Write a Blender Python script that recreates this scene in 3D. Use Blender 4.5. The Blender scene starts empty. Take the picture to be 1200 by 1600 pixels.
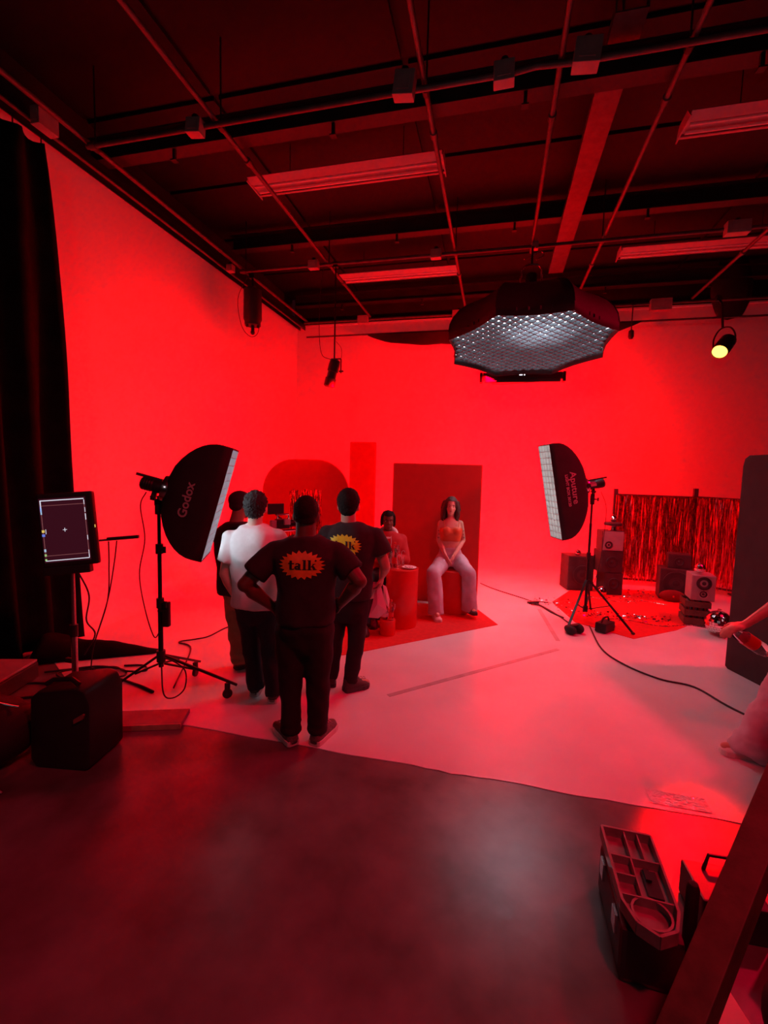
import bpy, bmesh, math, random
from math import sin, cos, pi, radians, sqrt, atan2
from mathutils import Vector, Matrix, noise
from mathutils.bvhtree import BVHTree
random.seed(7)
S = bpy.context.scene
C = S.collection

# ------------------------------------------------------------------ camera
YAW, PITCH, ROLL = .23747, .08377, .0260
fw = Vector((-sin(YAW)*cos(PITCH), cos(YAW)*cos(PITCH), -sin(PITCH)))
rt = Vector((cos(YAW), sin(YAW), 0)); up = rt.cross(fw)
rt2 = rt*cos(ROLL) + up*sin(ROLL); up2 = rt2.cross(fw)
cam = bpy.data.cameras.new('camera'); camo = bpy.data.objects.new('camera', cam); C.objects.link(camo)
m = Matrix((rt2, up2, -fw)).transposed().to_4x4(); m.translation = (0, 0, 1.75)
camo.matrix_world = m
cam.sensor_fit = 'HORIZONTAL'; cam.sensor_width = 36; cam.lens = 36*714/1200
cam.clip_start = .05
S.camera = camo

# ------------------------------------------------------------------ world, view
w = bpy.data.worlds.new('studio_dark'); S.world = w; w.use_nodes = True
w.node_tree.nodes['Background'].inputs[0].default_value = (.012, .001, .002, 1)
w.node_tree.nodes['Background'].inputs[1].default_value = 1.0
S.view_settings.view_transform = 'Standard'; S.view_settings.look = 'None'
S.view_settings.exposure = 0.0; S.view_settings.gamma = 1.0; S.view_settings.use_curve_mapping = False

RED = (1.0, 0.0, .0015)
def lamp(kind, name, loc, aim, energy, color, parent=None, **kw):
    l = bpy.data.lights.new(name, kind); l.energy = energy; l.color = color
    for k, v in kw.items(): setattr(l, k, v)
    o = bpy.data.objects.new(name, l); C.objects.link(o)
    o.location = loc
    d = Vector(aim) - Vector(loc)
    o.rotation_euler = d.to_track_quat('-Z', 'Y').to_euler()
    return o
# red studio floods: LED batten under the octagon box, heads on the pipe grid
lamp('AREA', 'batten_light', (.325, 7.70, 3.29), (-.4, 10., 1.7), 800, RED, shape='RECTANGLE', size=1.15, size_y=.10)
lamp('SPOT', 'left_head_light', (-2.46, 6.88, 3.02), (-4.6, 6.0, 1.9), 900, RED, spot_size=2.7, spot_blend=1., shadow_soft_size=.10)
lamp('SPOT', 'can_light', (-4.0, 7.09, 3.94), (-3.2, 8.6, 0), 160, RED, spot_size=2.2, spot_blend=1., shadow_soft_size=.08)
lamp('SPOT', 'right_spot_light', (3.46, 8.93, 3.86), (1.03, 2.12, 0), 5200, RED, spot_size=.105, spot_blend=1., shadow_soft_size=.05)
lamp('SPOT', 'right_grid_light', (3.9, 5.2, 4.7), (.9, 5.4, 0), 900, (1., 0., .035), spot_size=1.9, spot_blend=.9, shadow_soft_size=.12)
# added unseen lamps: red flood for the front floor, weak fill behind the camera
lamp('SPOT', 'front_red_fill', (1.3, .6, 4.8), (.2, 3.2, 0), 420, (1., 0., .035), spot_size=1.9, spot_blend=1., shadow_soft_size=.15)
lamp('AREA', 'camera_side_fill', (-.6, -2.2, 3.4), (-.6, 3.5, 1.0), 5, (1., .82, .88), shape='SQUARE', size=.6)

# ------------------------------------------------------------------ materials
MATS = {}
def mat(name, col, rough=.6, metal=0., var=.12, scale=8., bump=0., bscale=60., emit=None, estr=0., trans=0., ior=1.45, alpha=1., coat=0., sheen=0., spec=.5):
    if name in MATS: return MATS[name]
    m = bpy.data.materials.new(name); m.use_nodes = True
    nt = m.node_tree; b = nt.nodes['Principled BSDF']
    tc = nt.nodes.new('ShaderNodeTexCoord')
    if var > 0:
        n = nt.nodes.new('ShaderNodeTexNoise'); n.inputs['Scale'].default_value = scale; n.inputs['Detail'].default_value = 4
        nt.links.new(tc.outputs['Object'], n.inputs['Vector'])
        r = nt.nodes.new('ShaderNodeMapRange'); r.inputs[3].default_value = 1-var; r.inputs[4].default_value = 1+var
        r.inputs[1].default_value = .3; r.inputs[2].default_value = .7
        nt.links.new(n.outputs['Fac'], r.inputs[0])
        mx = nt.nodes.new('ShaderNodeMix'); mx.data_type = 'RGBA'; mx.blend_type = 'MULTIPLY'; mx.inputs[0].default_value = 1
        mx.inputs[6].default_value = (*col, 1); nt.links.new(r.outputs[0], mx.inputs[7])
        nt.links.new(mx.outputs[2], b.inputs['Base Color'])
    else:
        b.inputs['Base Color'].default_value = (*col, 1)
    b.inputs['Roughness'].default_value = rough; b.inputs['Metallic'].default_value = metal
    b.inputs['Specular IOR Level'].default_value = spec
    if bump > 0:
        n2 = nt.nodes.new('ShaderNodeTexNoise'); n2.inputs['Scale'].default_value = bscale; n2.inputs['Detail'].default_value = 3
        nt.links.new(tc.outputs['Object'], n2.inputs['Vector'])
        bp = nt.nodes.new('ShaderNodeBump'); bp.inputs['Strength'].default_value = bump; bp.inputs['Distance'].default_value = .02
        nt.links.new(n2.outputs['Fac'], bp.inputs['Height']); nt.links.new(bp.outputs[0], b.inputs['Normal'])
    if emit: b.inputs['Emission Color'].default_value = (*emit, 1); b.inputs['Emission Strength'].default_value = estr
    if trans: b.inputs['Transmission Weight'].default_value = trans; b.inputs['IOR'].default_value = ior
    if alpha < 1: b.inputs['Alpha'].default_value = alpha
    if coat: b.inputs['Coat Weight'].default_value = coat; b.inputs['Coat Roughness'].default_value = .08
    if sheen: b.inputs['Sheen Weight'].default_value = sheen
    if emit and not name.startswith('lit_diffusion'): m.cycles.emission_sampling = 'NONE'
    MATS[name] = m
    return m
M = dict(
 cyc=mat('painted_white_cyclorama', (.80, .80, .80), .75, var=.012, scale=1.2, spec=.25),
 cycfloor=mat('painted_white_cyclorama_floor', (.70, .70, .71), .30, var=.06, scale=2.2, bump=.02, bscale=6),
 concrete=mat('sealed_grey_concrete', (.135, .125, .125), .27, var=.35, scale=3.0, bump=.06, bscale=9),
 blackwall=mat('matt_black_wall', (.018, .016, .016), .9, var=.3, scale=2),
 deck=mat('black_painted_deck', (.0085, .0075, .0075), .8, var=.35, scale=1.5),
 beam=mat('black_painted_steel', (.018, .015, .015), .6, var=.3, scale=4),
 pipe=mat('dull_grey_pipe', (.10, .09, .09), .45, .35, var=.25, scale=12),
 whitemetal=mat('white_enamel', (.50, .48, .47), .4, var=.06),
 tube=mat('unlit_tube', (.80, .80, .78), .25, var=.02),
 boxmetal=mat('pale_box', (.34, .31, .31), .5, .1, var=.15),
 velvet=mat('black_velvet', (.009, .008, .008), .95, var=.4, scale=5, bump=.2, bscale=200, spec=.1),
 blackp=mat('black_plastic', (.020, .019, .020), .45, var=.2),
 blackm=mat('black_metal', (.028, .026, .027), .35, .6, var=.2),
 chrome=mat('chrome', (.75, .75, .76), .18, 1., var=.05),
 blackf=mat('black_nylon', (.017, .015, .016), .75, var=.25, bump=.15, bscale=180),
 cushred=mat('dark_red_velvet', (.16, .010, .012), .9, var=.1),
 archred=mat('deep_red_paint', (.34, .006, .006), .6, var=.05),
 gridpale=mat('pale_grid_fabric', (.34, .35, .37), .8, var=.1),
 redp=mat('red_paint', (.62, .012, .012), .55, var=.05),
 redf=mat('red_felt', (.66, .010, .012), .9, var=.10, scale=20, bump=.2, bscale=120),
 redgl=mat('red_gloss', (.62, .012, .014), .30, var=.05),
 wood=mat('dark_timber', (.10, .050, .034), .6, var=.35, scale=14, bump=.1, bscale=40),
 woodb=mat('raw_board', (.42, .30, .20), .6, var=.25, scale=12),
 grid=mat('grid_fabric', (.045, .048, .054), .8, var=.1),
 cable=mat('black_rubber', (.018, .016, .016), .5, var=.1),
 cablew=mat('grey_rubber', (.40, .38, .38), .5, var=.1),
 tinsel=mat('red_foil', (.80, .10, .14), .16, .95, var=.3, scale=30),
 foil=mat('silver_foil', (.85, .80, .80), .12, 1., var=.2, scale=30),
 mirror=mat('mirror_facets', (.90, .82, .82), .07, 1., var=.1, scale=25),
 spk=mat('dusty_speaker_vinyl', (.045, .034, .036), .6, var=.3, bump=.1),
 spkg=mat('grey_speaker_front', (.33, .26, .28), .5, var=.12),
 cone=mat('speaker_cone', (.030, .026, .028), .7, var=.2),
 glass=mat('clear_glass', (1, 1, 1), .04, var=0, trans=1., ior=1.45),
 clear=mat('clear_plastic', (1, 1, 1), .08, var=0, trans=1., ior=1.2),
 white=mat('white_paint', (.78, .77, .76), .6, var=.05),
 paper=mat('white_paper', (.80, .79, .78), .7, var=.03),
 yellow=mat('yellow_print', (.74, .76, .02), .5, var=.08, scale=40),
 orange=mat('orange_print', (.75, .30, .03), .5, var=.10, scale=40),
 ink=mat('black_print', (.012, .011, .011), .6, var=0),
 greyprint=mat('grey_print', (.42, .40, .40), .6, var=.05),
)

# ------------------------------------------------------------------ mesh helpers
class B:
    """collects shapes, then links them as ONE mesh object"""
    def __init__(s): s.v = []; s.f = []
    def add(s, vs, fs):
        o = len(s.v); s.v += [tuple(p) for p in vs]; s.f += [tuple(i+o for i in q) for q in fs]; return s
    def box(s, c, d, rot=None):
        hx, hy, hz = d[0]/2, d[1]/2, d[2]/2
        vs = [Vector((x*hx, y*hy, z*hz)) for z in (-1, 1) for y in (-1, 1) for x in (-1, 1)]
        if rot is not None: vs = [rot @ v for v in vs]
        c = Vector(c)
        return s.add([v+c for v in vs], [(0,2,3,1),(4,5,7,6),(0,1,5,4),(2,6,7,3),(0,4,6,2),(1,3,7,5)])
    def bar(s, a, b, wx, wy, upv=(0,0,1)):
        a, b = Vector(a), Vector(b); d = (b-a); L = d.length; d.normalize(); u = Vector(upv)
        if abs(d.dot(u)) > .99: u = Vector((0, 1, 0))
        x = d.cross(u).normalized(); y = x.cross(d)
        return s.box((a+b)/2, (wx, wy, L), Matrix((x, y, d)).transposed())
    def tube(s, pts, r, n=10, caps=True):
        pts = [Vector(p) for p in pts]; k = len(pts)
        rs = r if isinstance(r, (list, tuple)) else [r]*k
        vs, fs = [], []; prev = None
        for i, p in enumerate(pts):
            d = (pts[min(i+1, k-1)] - pts[max(i-1, 0)])
            if d.length < 1e-9: d = Vector((0, 0, 1))
            d.normalize()
            if prev is None:
                a = Vector((0, 0, 1)) if abs(d.z) < .9 else Vector((1, 0, 0))
                x = d.cross(a).normalized()
            else:
                x = (prev - d*prev.dot(d)).normalized()
            prev = x; y = d.cross(x)
            for j in range(n):
                t = 2*pi*j/n; vs.append(p + (x*cos(t) + y*sin(t))*rs[i])
        for i in range(k-1):
            for j in range(n):
                a = i*n+j; b = i*n+(j+1) % n; fs.append((a, b, b+n, a+n))
        if caps: fs.append(tuple(range(n-1, -1, -1))); fs.append(tuple((k-1)*n+j for j in range(n)))
        return s.add(vs, fs)
    def lathe(s, prof, c=(0,0,0), n=24, rot=None, caps=True):
        vs, fs = [], []; c = Vector(c); k = len(prof)
        for r, z in prof:
            for j in range(n):
                v = Vector((r*cos(2*pi*j/n), r*sin(2*pi*j/n), z))
                vs.append((rot @ v if rot is not None else v) + c)
        for i in range(k-1):
            for j in range(n):
                a = i*n+j; b = i*n+(j+1) % n; fs.append((a, b, b+n, a+n))
        if caps: fs.append(tuple(range(n-1, -1, -1))); fs.append(tuple((k-1)*n+j for j in range(n)))
        return s.add(vs, fs)
    def ell(s, c, r, rot=None, nu=16, nv=10):
        vs, fs = [], []; c = Vector(c)
        for i in range(nv+1):
            ph = pi*i/nv
            for j in range(nu):
                t = 2*pi*j/nu; v = Vector((r[0]*sin(ph)*cos(t), r[1]*sin(ph)*sin(t), -r[2]*cos(ph)))
                vs.append((rot @ v if rot is not None else v) + c)
        for i in range(nv):
            for j in range(nu):
                a = i*nu+j; b = i*nu+(j+1) % nu; fs.append((a, b, b+nu, a+nu))
        return s.add(vs, fs)
    def prism(s, poly, thick, fr):
        """polygon in (u,v) extruded along w; fr maps (u,v,w)->point"""
        n = len(poly)
        vs = [fr(u, v, 0) for u, v in poly] + [fr(u, v, thick) for u, v in poly]
        fs = [tuple(range(n-1, -1, -1)), tuple(range(n, 2*n))] + [(i, (i+1) % n, n+(i+1) % n, n+i) for i in range(n)]
        return s.add(vs, fs)
    def sheet(s, grid):
        """grid[i][j] of points"""
        a, b = len(grid), len(grid[0])
        return s.add([p for row in grid for p in row], [(i*b+j, i*b+j+1, (i+1)*b+j+1, (i+1)*b+j) for i in range(a-1) for j in range(b-1)])
    def mesh(s, name):
        me = bpy.data.meshes.new(name); me.from_pydata(s.v, [], s.f); me.validate(); me.update(); return me
    def build(s, name, mt, parent=None, smooth=False, bevel=0, weld=False, recalc=True):
        me = s.mesh(name)
        bm = bmesh.new(); bm.from_mesh(me)
        if weld: bmesh.ops.remove_doubles(bm, verts=bm.verts, dist=1e-4)
        if bevel:
            ed = [e for e in bm.edges if len(e.link_faces) == 2 and e.calc_face_angle(0) > .6]
            bmesh.ops.bevel(bm, geom=ed, offset=bevel, segments=2, affect='EDGES', profile=.6)
        if recalc: bmesh.ops.recalc_face_normals(bm, faces=bm.faces)
        bm.to_mesh(me); bm.free()
        return link(me, name, mt, parent, smooth)
def link(me, name, mt, parent=None, smooth=False):
    me.materials.clear(); me.materials.append(M[mt] if isinstance(mt, str) else mt)
    if smooth:
        me.polygons.foreach_set('use_smooth', [True]*len(me.polygons))
    o = bpy.data.objects.new(name, me); C.objects.link(o)
    if parent: o.parent = parent
    if smooth == 'auto':
        try: me.set_sharp_from_angle(angle=.7)
        except Exception: pass
    return o
def tag(o, label, cat, group=None, kind=None):
    o['label'] = label; o['category'] = cat
    if group: o['group'] = group
    if kind: o['kind'] = kind
    return o
def struct(o, label=None, cat=None):
    o['kind'] = 'structure'
    if label: o['label'] = label
    if cat: o['category'] = cat
    return o
def thing(name, label, cat, loc=(0,0,0), rz=0, group=None):
    o = bpy.data.objects.new(name, None); C.objects.link(o); o.empty_display_size = .1
    o.location = loc; o.rotation_euler = (0, 0, rz)
    return tag(o, label, cat, group)
def spline(pts, n=8):
    """Catmull-Rom through pts"""
    P = [Vector(p) for p in pts]; P = [P[0]*2-P[1]] + P + [P[-1]*2-P[-2]]; out = []
    for i in range(1, len(P)-2):
        a, b, c, d = P[i-1:i+3]
        for k in range(n):
            t = k/n
            out.append(.5*((2*b) + (c-a)*t + (2*a-5*b+4*c-d)*t*t + (3*b-a-3*c+d)*t**3))
    out.append(P[-2]); return out
def rotm(ax, ang): return Matrix.Rotation(ang, 3, ax)

# ------------------------------------------------------------------ setting
XW, YB, ZT, RC = -4.6, 10.05, 5.05, .5     # left wall, back wall, cyc top, cove radius
XR = 6.2
YE = 2.60                                   # front edge of the painted floor
# painted floor slab with ragged front edge, 2 cm proud
b = B()
xs = [-3.02+(XR+3.02)*i/120 for i in range(121)]
edge = [(x, YE + .018*noise.noise(Vector((x*3, 0, 0))) + .010*noise.noise(Vector((x*14, 3, 0)))) for x in xs]
poly = [(-4.1, 3.35), (-3.02, 2.72)] + edge + [(XR, YB-RC), (XW+RC, YB-RC), (XW+RC, 3.35)]
b.prism(poly, .012, lambda u, v, w: (u, v, w-.012))
struct(b.build('floor', 'cycfloor'), 'glossy white painted studio floor', 'floor')
b = B(); b.box((0, 3.5, -.039), (14, 15, .07)); struct(b.build('floor_concrete', 'concrete'), 'dark sealed concrete floor in the foreground', 'floor')
# walls with cove (left wall, back wall), one profile each
def wall_profile(n=10):
    pr = [(RC, 0.)]
    for i in range(1, n+1):
        t = pi/2*i/n; pr.append((RC-RC*sin(t), RC-RC*cos(t)))
    pr += [(0, ZT*k/8) for k in range(1, 9) if ZT*k/8 > RC+.1]
    return pr
pr = wall_profile()
g = [[(XW+d, y, z) for (d, z) in pr] for y in [2.0+(YB-2.0)*i/30 for i in range(31)]]
b = B(); b.sheet(g); b.box((XW-.06, (2.0+YB)/2, ZT/2), (.10, YB-2.0, ZT)); struct(b.build('wall_left', 'cyc', smooth='auto', recalc=False), 'curved white cyclorama wall on the left side', 'wall')
g = [[(x, YB-d, z) for (d, z) in pr] for x in [XW+(XR-XW)*i/30 for i in range(31)]]
b = B(); b.sheet(g); b.box(((XW+XR)/2, YB+.06, ZT/2), (XR-XW, .10, ZT)); struct(b.build('wall_back', 'cyc', smooth='auto', recalc=False), 'curved white cyclorama wall at the back', 'wall')
b = B(); b.box((XR+.06, 3.6, 2.9), (.1, 13.2, 5.8)); struct(b.build('wall_right', 'blackwall'), 'black side wall out of frame', 'wall')
b = B(); b.box((.8, -3.05, 2.9), (11, .1, 5.8)); struct(b.build('wall_front', 'blackwall'), 'black wall behind the camera', 'wall')
b = B(); b.box((XW-.3, 3.6, 2.9), (.1, 13.4, 5.8)); struct(b.build('wall_outer', 'blackwall'), 'black building wall behind the cyclorama', 'wall')
b = B(); b.box((.8, YB+.35, 2.9), (11.2, .1, 5.8)); struct(b.build('wall_rear', 'blackwall'), 'black building wall above the cyclorama', 'wall')
b = B(); b.box((.8, 3.6, 5.86), (11.4, 13.6, .1)); ceil_o = struct(b.build('ceiling', 'deck'), 'black painted roof deck', 'ceiling')
# seams of the roof deck: raised panels
for j, y in enumerate([-1.6, -.2, 1.2, 2.6, 4.0, 5.4, 6.8, 8.2, 9.6]):
    for i in range(6):
        bb = B(); bb.box((-4.6+2.1*i+.4, y, 5.79), (2.04, 1.33, .05)); bb.build('deck_panel', 'deck', ceil_o)
# thin ledge line around the cyc top, small shelf line on the left wall
b = B(); b.box((XW-.01, (2.0+YB)/2, ZT+.01), (.12, YB-2, .03)); struct(b.build('trim_1', 'cyc'), 'white cap along the top of the left cyclorama wall', 'trim')
b = B(); b.box(((XW+XR)/2, YB+.01, ZT+.01), (XR-XW, .12, .03)); struct(b.build('trim_2', 'cyc'), 'white cap along the top of the back cyclorama wall', 'trim')

# ------------------------------------------------------------------ ceiling steel
for i, (y, z, lab) in enumerate([(4.42, 5.17, 'black steel roof beam running across behind the nearest cross pipe'),
                       (7.25, 5.55, 'black steel roof beam above the hanging octagon softbox'),
                       (9.75, 5.5, 'black steel roof beam close to the back wall'),
                       (2.2, 5.45, 'black steel roof beam nearest the camera, high overhead')]):
    b = B(); b.box((.8, y, z), (10.6, .02, .22)); b.box((.8, y, z+.11), (10.6, .16, .018)); b.box((.8, y, z-.11), (10.6, .16, .018))
    t = tag(b.build('roof_beam', 'beam'), lab, 'beam', 'black steel roof beams')
    for k in range(5):
        bb = B(); bb.box((-3.4+1.75*k, y-.05, z-.17), (.03, .03, .12)); bb.box((-3.4+1.75*k, y-.05, z-.23), (.06, .06, .012)); bb.build('hanger', 'beam', t)
b = B(); b.box((.86, 6.5, 5.36), (.24, 4.7, .012)); b.box((.745, 6.5, 5.40), (.012, 4.7, .09)); b.box((.975, 6.5, 5.40), (.012, 4.7, .09))
for y in (4.5, 6.0, 7.5, 8.7): b.box((.86, y, 5.58), (.02, .02, .40))
tag(b.build('cable_tray', 'pipe'), 'broad flat cable tray running toward the back wall above the octagon softbox', 'cable tray')
def pipe(pts, lab, r=.024, couplers=()):
    t = thing('ceiling_pipe', lab, 'pipe', group='pipes of the ceiling grid')
    bb = B(); bb.tube(pts, r, 10); bb.build('pipe', 'pipe', t, smooth='auto')
    for c, d in couplers:
        c = Vector(c); d = Vector(d); bb = B(); bb.tube([c-d*.04, c-d*.035, c+d*.035, c+d*.04], [r*.9, r*1.5, r*1.5, r*.9], 10); bb.build('coupler', 'pipe', t, smooth='auto')
    return t
PZ = 4.95
for x, y0, y1, lab in [(-2.68, -2.6, 9.40, 'leftmost long pipe running from overhead to the back wall'),
                       (-.72, -2.6, 9.40, 'long pipe running back, just left of the octagon softbox'),
                       (.345, -2.6, 7.15, 'shorter pipe running back and ending above the octagon softbox'),
                       (1.26, -2.6, 8.95, 'long pipe running back, just right of the cable tray'),
                       (3.23, -2.6, 9.40, 'rightmost long pipe, cutting the right edge of the picture')]:
    cps = [((x, y, PZ+.03), (0, 1, 0)) for y in (4.6, 7.7) if y < y1]
    pipe([(x, y0, PZ+.03), (x, y1, PZ+.03)], lab, couplers=cps)
pipe([(-4.12, 4.0, PZ-.02), (-.02, 4.0, PZ-.02), (.16, 4.0, PZ+.0), (.45, 4.0, PZ-.02), (XR-.05, 4.0, PZ-.02)], 'nearest cross pipe with pale junction boxes on it', couplers=[((-4.05, 4, PZ-.02), (1, 0, 0)), ((.47, 4, PZ-.02), (1, 0, 0))])
pipe([(-4.15, 6.88, PZ-.02), (XR-.05, 6.88, PZ-.02)], 'middle cross pipe from which the octagon softbox hangs', couplers=[((-4.08, 6.88, PZ-.02), (1, 0, 0))])
pipe([(-4.15, 9.42, PZ-.02), (XR-.05, 9.42, PZ-.02)], 'farthest cross pipe in front of the back wall, upper of two')
pipe([(-4.15, 9.55, PZ-.28), (XR-.05, 9.55, PZ-.28)], 'farthest cross pipe in front of the back wall, lower of two', .018)
pipe([(-4.12, -2.6, PZ+.03), (-4.12, 9.6, PZ+.03)], 'long rail pipe along the top of the left wall', .026)
pipe([(-4.28, -2.6, PZ-.06), (-4.28, 9.6, PZ-.06)], 'second rail pipe hugging the top of the left wall', .018)
b = B(); b.box((-4.40, 5.6, 5.02), (.12, 8.6, .05)); b.box((-4.34, 5.6, 4.97), (.012, 8.6, .09)); b.box((-4.46, 5.6, 4.97), (.012, 8.6, .09))
tag(b.build('curtain_track', 'blackm'), 'black curtain track along the top of the left wall', 'curtain track')
# hangers of the grid up to the deck
for k, (x, y) in enumerate([(-2.68, 4.1), (-2.68, 7.0), (-.72, 4.1), (-.72, 7.0), (1.26, 4.1), (1.26, 7.0), (3.23, 7.0), (-4.12, 4.1), (-4.12, 7.0)]):
    b = B(); b.tube([(x, y, PZ+.05), (x, y, 5.80)], .008, 6); b.box((x, y, 5.79), (.08, .08, .02)); b.lathe([(.034, -.03), (.034, .03)], (x, y, PZ+.03), 10, rotm('X', pi/2))
    side = {-2.68: 'leftmost long pipe', -.72: 'pipe left of the octagon box', 1.26: 'pipe right of the cable tray', 3.23: 'rightmost long pipe', -4.12: 'wall rail'}[x]
    tag(b.build('pipe_hanger', 'blackm'), 'hanger rod of the %s near the %s cross pipe' % (side, 'nearest' if y < 5 else 'middle'), 'hanger', 'hanger rods of the pipe grid')
def jbox(p, d, lab, ang=0., mt='boxmetal'):
    t = thing('junction_box', lab, 'junction box', p, 0, 'junction boxes on the cross pipes')
    bb = B(); bb.box((0, 0, -.02), d, rotm('Y', ang)); bb.build('box', mt, t, bevel=.006)
    bb = B(); bb.box((0, -d[1]/2-.003, -.02), (d[0]*.6, .006, d[2]*.6), rotm('Y', ang)); bb.build('cover_plate', mt, t)
    bb = B(); bb.tube([(0, 0, d[2]/2-.03), (0, 0, d[2]/2+.02)], .03, 8); bb.build('clamp', 'blackm', t)
jbox((-2.86, 3.97, 4.93), (.15, .10, .13), 'pale junction box on nearest cross pipe beside the leftmost long pipe', .12)
jbox((-.87, 3.93, 4.94), (.17, .10, .19), 'bright square junction box on nearest cross pipe, left of the next long pipe', .12)
jbox((-.08, 3.96, 4.92), (.16, .10, .15), 'low junction box on nearest cross pipe between two long pipes', -.03)
jbox((.52, 3.93, 4.93), (.19, .12, .18), 'worn double junction box on nearest cross pipe near the cable tray', .1)
jbox((-2.86, 6.82, 4.93), (.16, .1, .12), 'small junction box on middle cross pipe by the leftmost long pipe')
jbox((-.98, 6.82, 4.93), (.15, .1, .12), 'small junction box on middle cross pipe left of the octagon softbox')
jbox((2.78, 6.82, 4.93), (.26, .12, .15), 'wide junction box on middle cross pipe toward the right edge')
jbox((-2.82, 9.36, 4.93), (.22, .1, .16), 'junction box on farthest cross pipe at the end of the leftmost long pipe')
jbox((-.86, 9.36, 4.93), (.24, .1, .16), 'junction box on farthest cross pipe, just left of the octagon softbox')
jbox((2.72, 9.36, 4.90), (.34, .12, .2), 'junction box on farthest cross pipe right of the octagon softbox')
jbox((-4.20, 3.62, 4.93), (.10, .20, .16), 'bracketed junction box on the wall rail above the black curtain', 0, 'boxmetal')
jbox((-4.12, 6.55, 4.86), (.10, .10, .10), 'tiny junction box on the wall rail above the black can light')
def fluor(x0, y, L, lab, z=5.30):
    t = thing('ceiling_light', lab, 'light fixture', (x0+L/2, y, z), 0, 'unlit tube fixtures under the roof')
    bb = B(); bb.box((0, 0, .05), (L, .10, .08)); bb.box((0, 0, .012), (L, .22, .012)); bb.bar((-L/2, -.155, -.005), (L/2, -.155, -.005), .10, .008, (0, .45, 1)); bb.bar((-L/2, .155, -.005), (L/2, .155, -.005), .10, .008, (0, -.45, 1))
    bb.build('reflector', 'whitemetal', t)
    for s in (-1, 1):
        bb = B(); bb.tube([(-L/2+.03, s*.06, -.02), (L/2-.03, s*.06, -.02)], .016, 10); bb.build('tube', 'tube', t, smooth='auto')
        bb = B(); bb.prism([(-.2, -.03), (.2, -.03), (.10, .09), (-.10, .09)], .01, lambda u, v, w, s=s: (s*L/2+w*s, u, v)); bb.build('end_plate', 'whitemetal', t)
    for k in (-.3, .3):
        bb = B(); bb.tube([(k*L, 0, .09), (k*L, 0, .50)], .005, 6); bb.build('hanger_rod', 'blackm', t)
fluor(-3.12, 5.52, 2.38, 'unlit tube light fixture hanging left of centre, near row')
fluor(1.68, 5.46, 2.4, 'unlit tube light fixture cut by the right edge, near row')
fluor(-2.95, 8.33, 2.15, 'unlit tube light fixture above the back left corner, far row')
fluor(1.74, 8.2, 2.4, 'unlit tube light fixture above the back right, far row')
# ------------------------------------------------------------------ black curtain on the left
t = thing('studio_curtain', 'tall black velvet curtain hanging along the left wall', 'curtain', (-4.25, 3.0, 0))
g = []
NY = 90
for i in range(NY+1):
    s = i/NY; y = .72 - 3.6*s
    row = []
    for k in range(25):
        q = k/24; z = .02 + 4.70*(1-q) + (0 if q > .05 else .05*noise.noise(Vector((y*5, 1, 0))))
        if i == 0 and q < .2: pass
        amp = .05 + .03*q
        x = amp*sin(y*19 + .8*sin(y*5)+.5*q) + .02*noise.noise(Vector((y*6, z*.8, 2)))
        yy = y
        if i < 8: yy = y - (.10*(1-q)**6) * (1-i/8) + .03*sin(q*5)*(1-i/8)
        row.append((x+.18*q*q, yy, z))
    g.append(row)
b = B(); b.sheet(g)
o = b.build('drape', 'velvet', t, smooth=True)
md = o.modifiers.new('thick', 'SOLIDIFY'); md.thickness = .008
for k in range(14):
    bb = B(); bb.lathe([(.016, -.004), (.022, 0), (.016, .004)], (0, .62-.26*k, 4.80), 10, rotm('X', pi/2)); bb.bar((0, .62-.26*k, 4.78), (0, .62-.26*k, 4.70), .008, .008); bb.build('hook', 'blackm', t)
# puddled cloth beyond the curtain foot
g = []
for i in range(25):
    s = i/24; row = []
    for k in range(17):
        q = k/16
        a = Vector((-4.04, 3.55, 0)).lerp(Vector((-3.02, 3.66, 0)), s); c = Vector((-3.9, 3.02, 0)).lerp(Vector((-3.05, 3.56, 0)), s)
        p = a.lerp(c, q)
        h = .16*sin(pi*q)**.8*(1-s)**1.1*(1-.25*sin(7*s)) + .02*sin(pi*q)*(1-s**4)
        h += .035*noise.noise(Vector((p.x*7, p.y*7, 0)))*sin(pi*q)*(1-s)
        row.append((p.x, p.y, .006+max(h, 0)))
    g.append(row)
b = B(); b.sheet(g); o = b.build('black_cloth', 'velvet', smooth=True); md = o.modifiers.new('thick', 'SOLIDIFY'); md.thickness = .006; md.offset = 1
tag(o, 'crumpled black cloth lying on the floor at the foot of the curtain', 'cloth')
# white-topped case against the curtain
t = thing('equipment_case', 'low dark case with a pale top at the left picture edge', 'case', (-3.72, 2.58, -.004), .3)
bb = B(); bb.box((0, 0, .075), (.42, .5, .13)); bb.build('body', 'blackp', t, bevel=.012)
bb = B(); bb.box((0, 0, .152), (.41, .49, .02)); bb.build('lid', 'spkg', t, bevel=.006)
bb = B(); bb.box((0, -.255, .09), (.1, .02, .025)); bb.build('handle', 'blackm', t)

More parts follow.
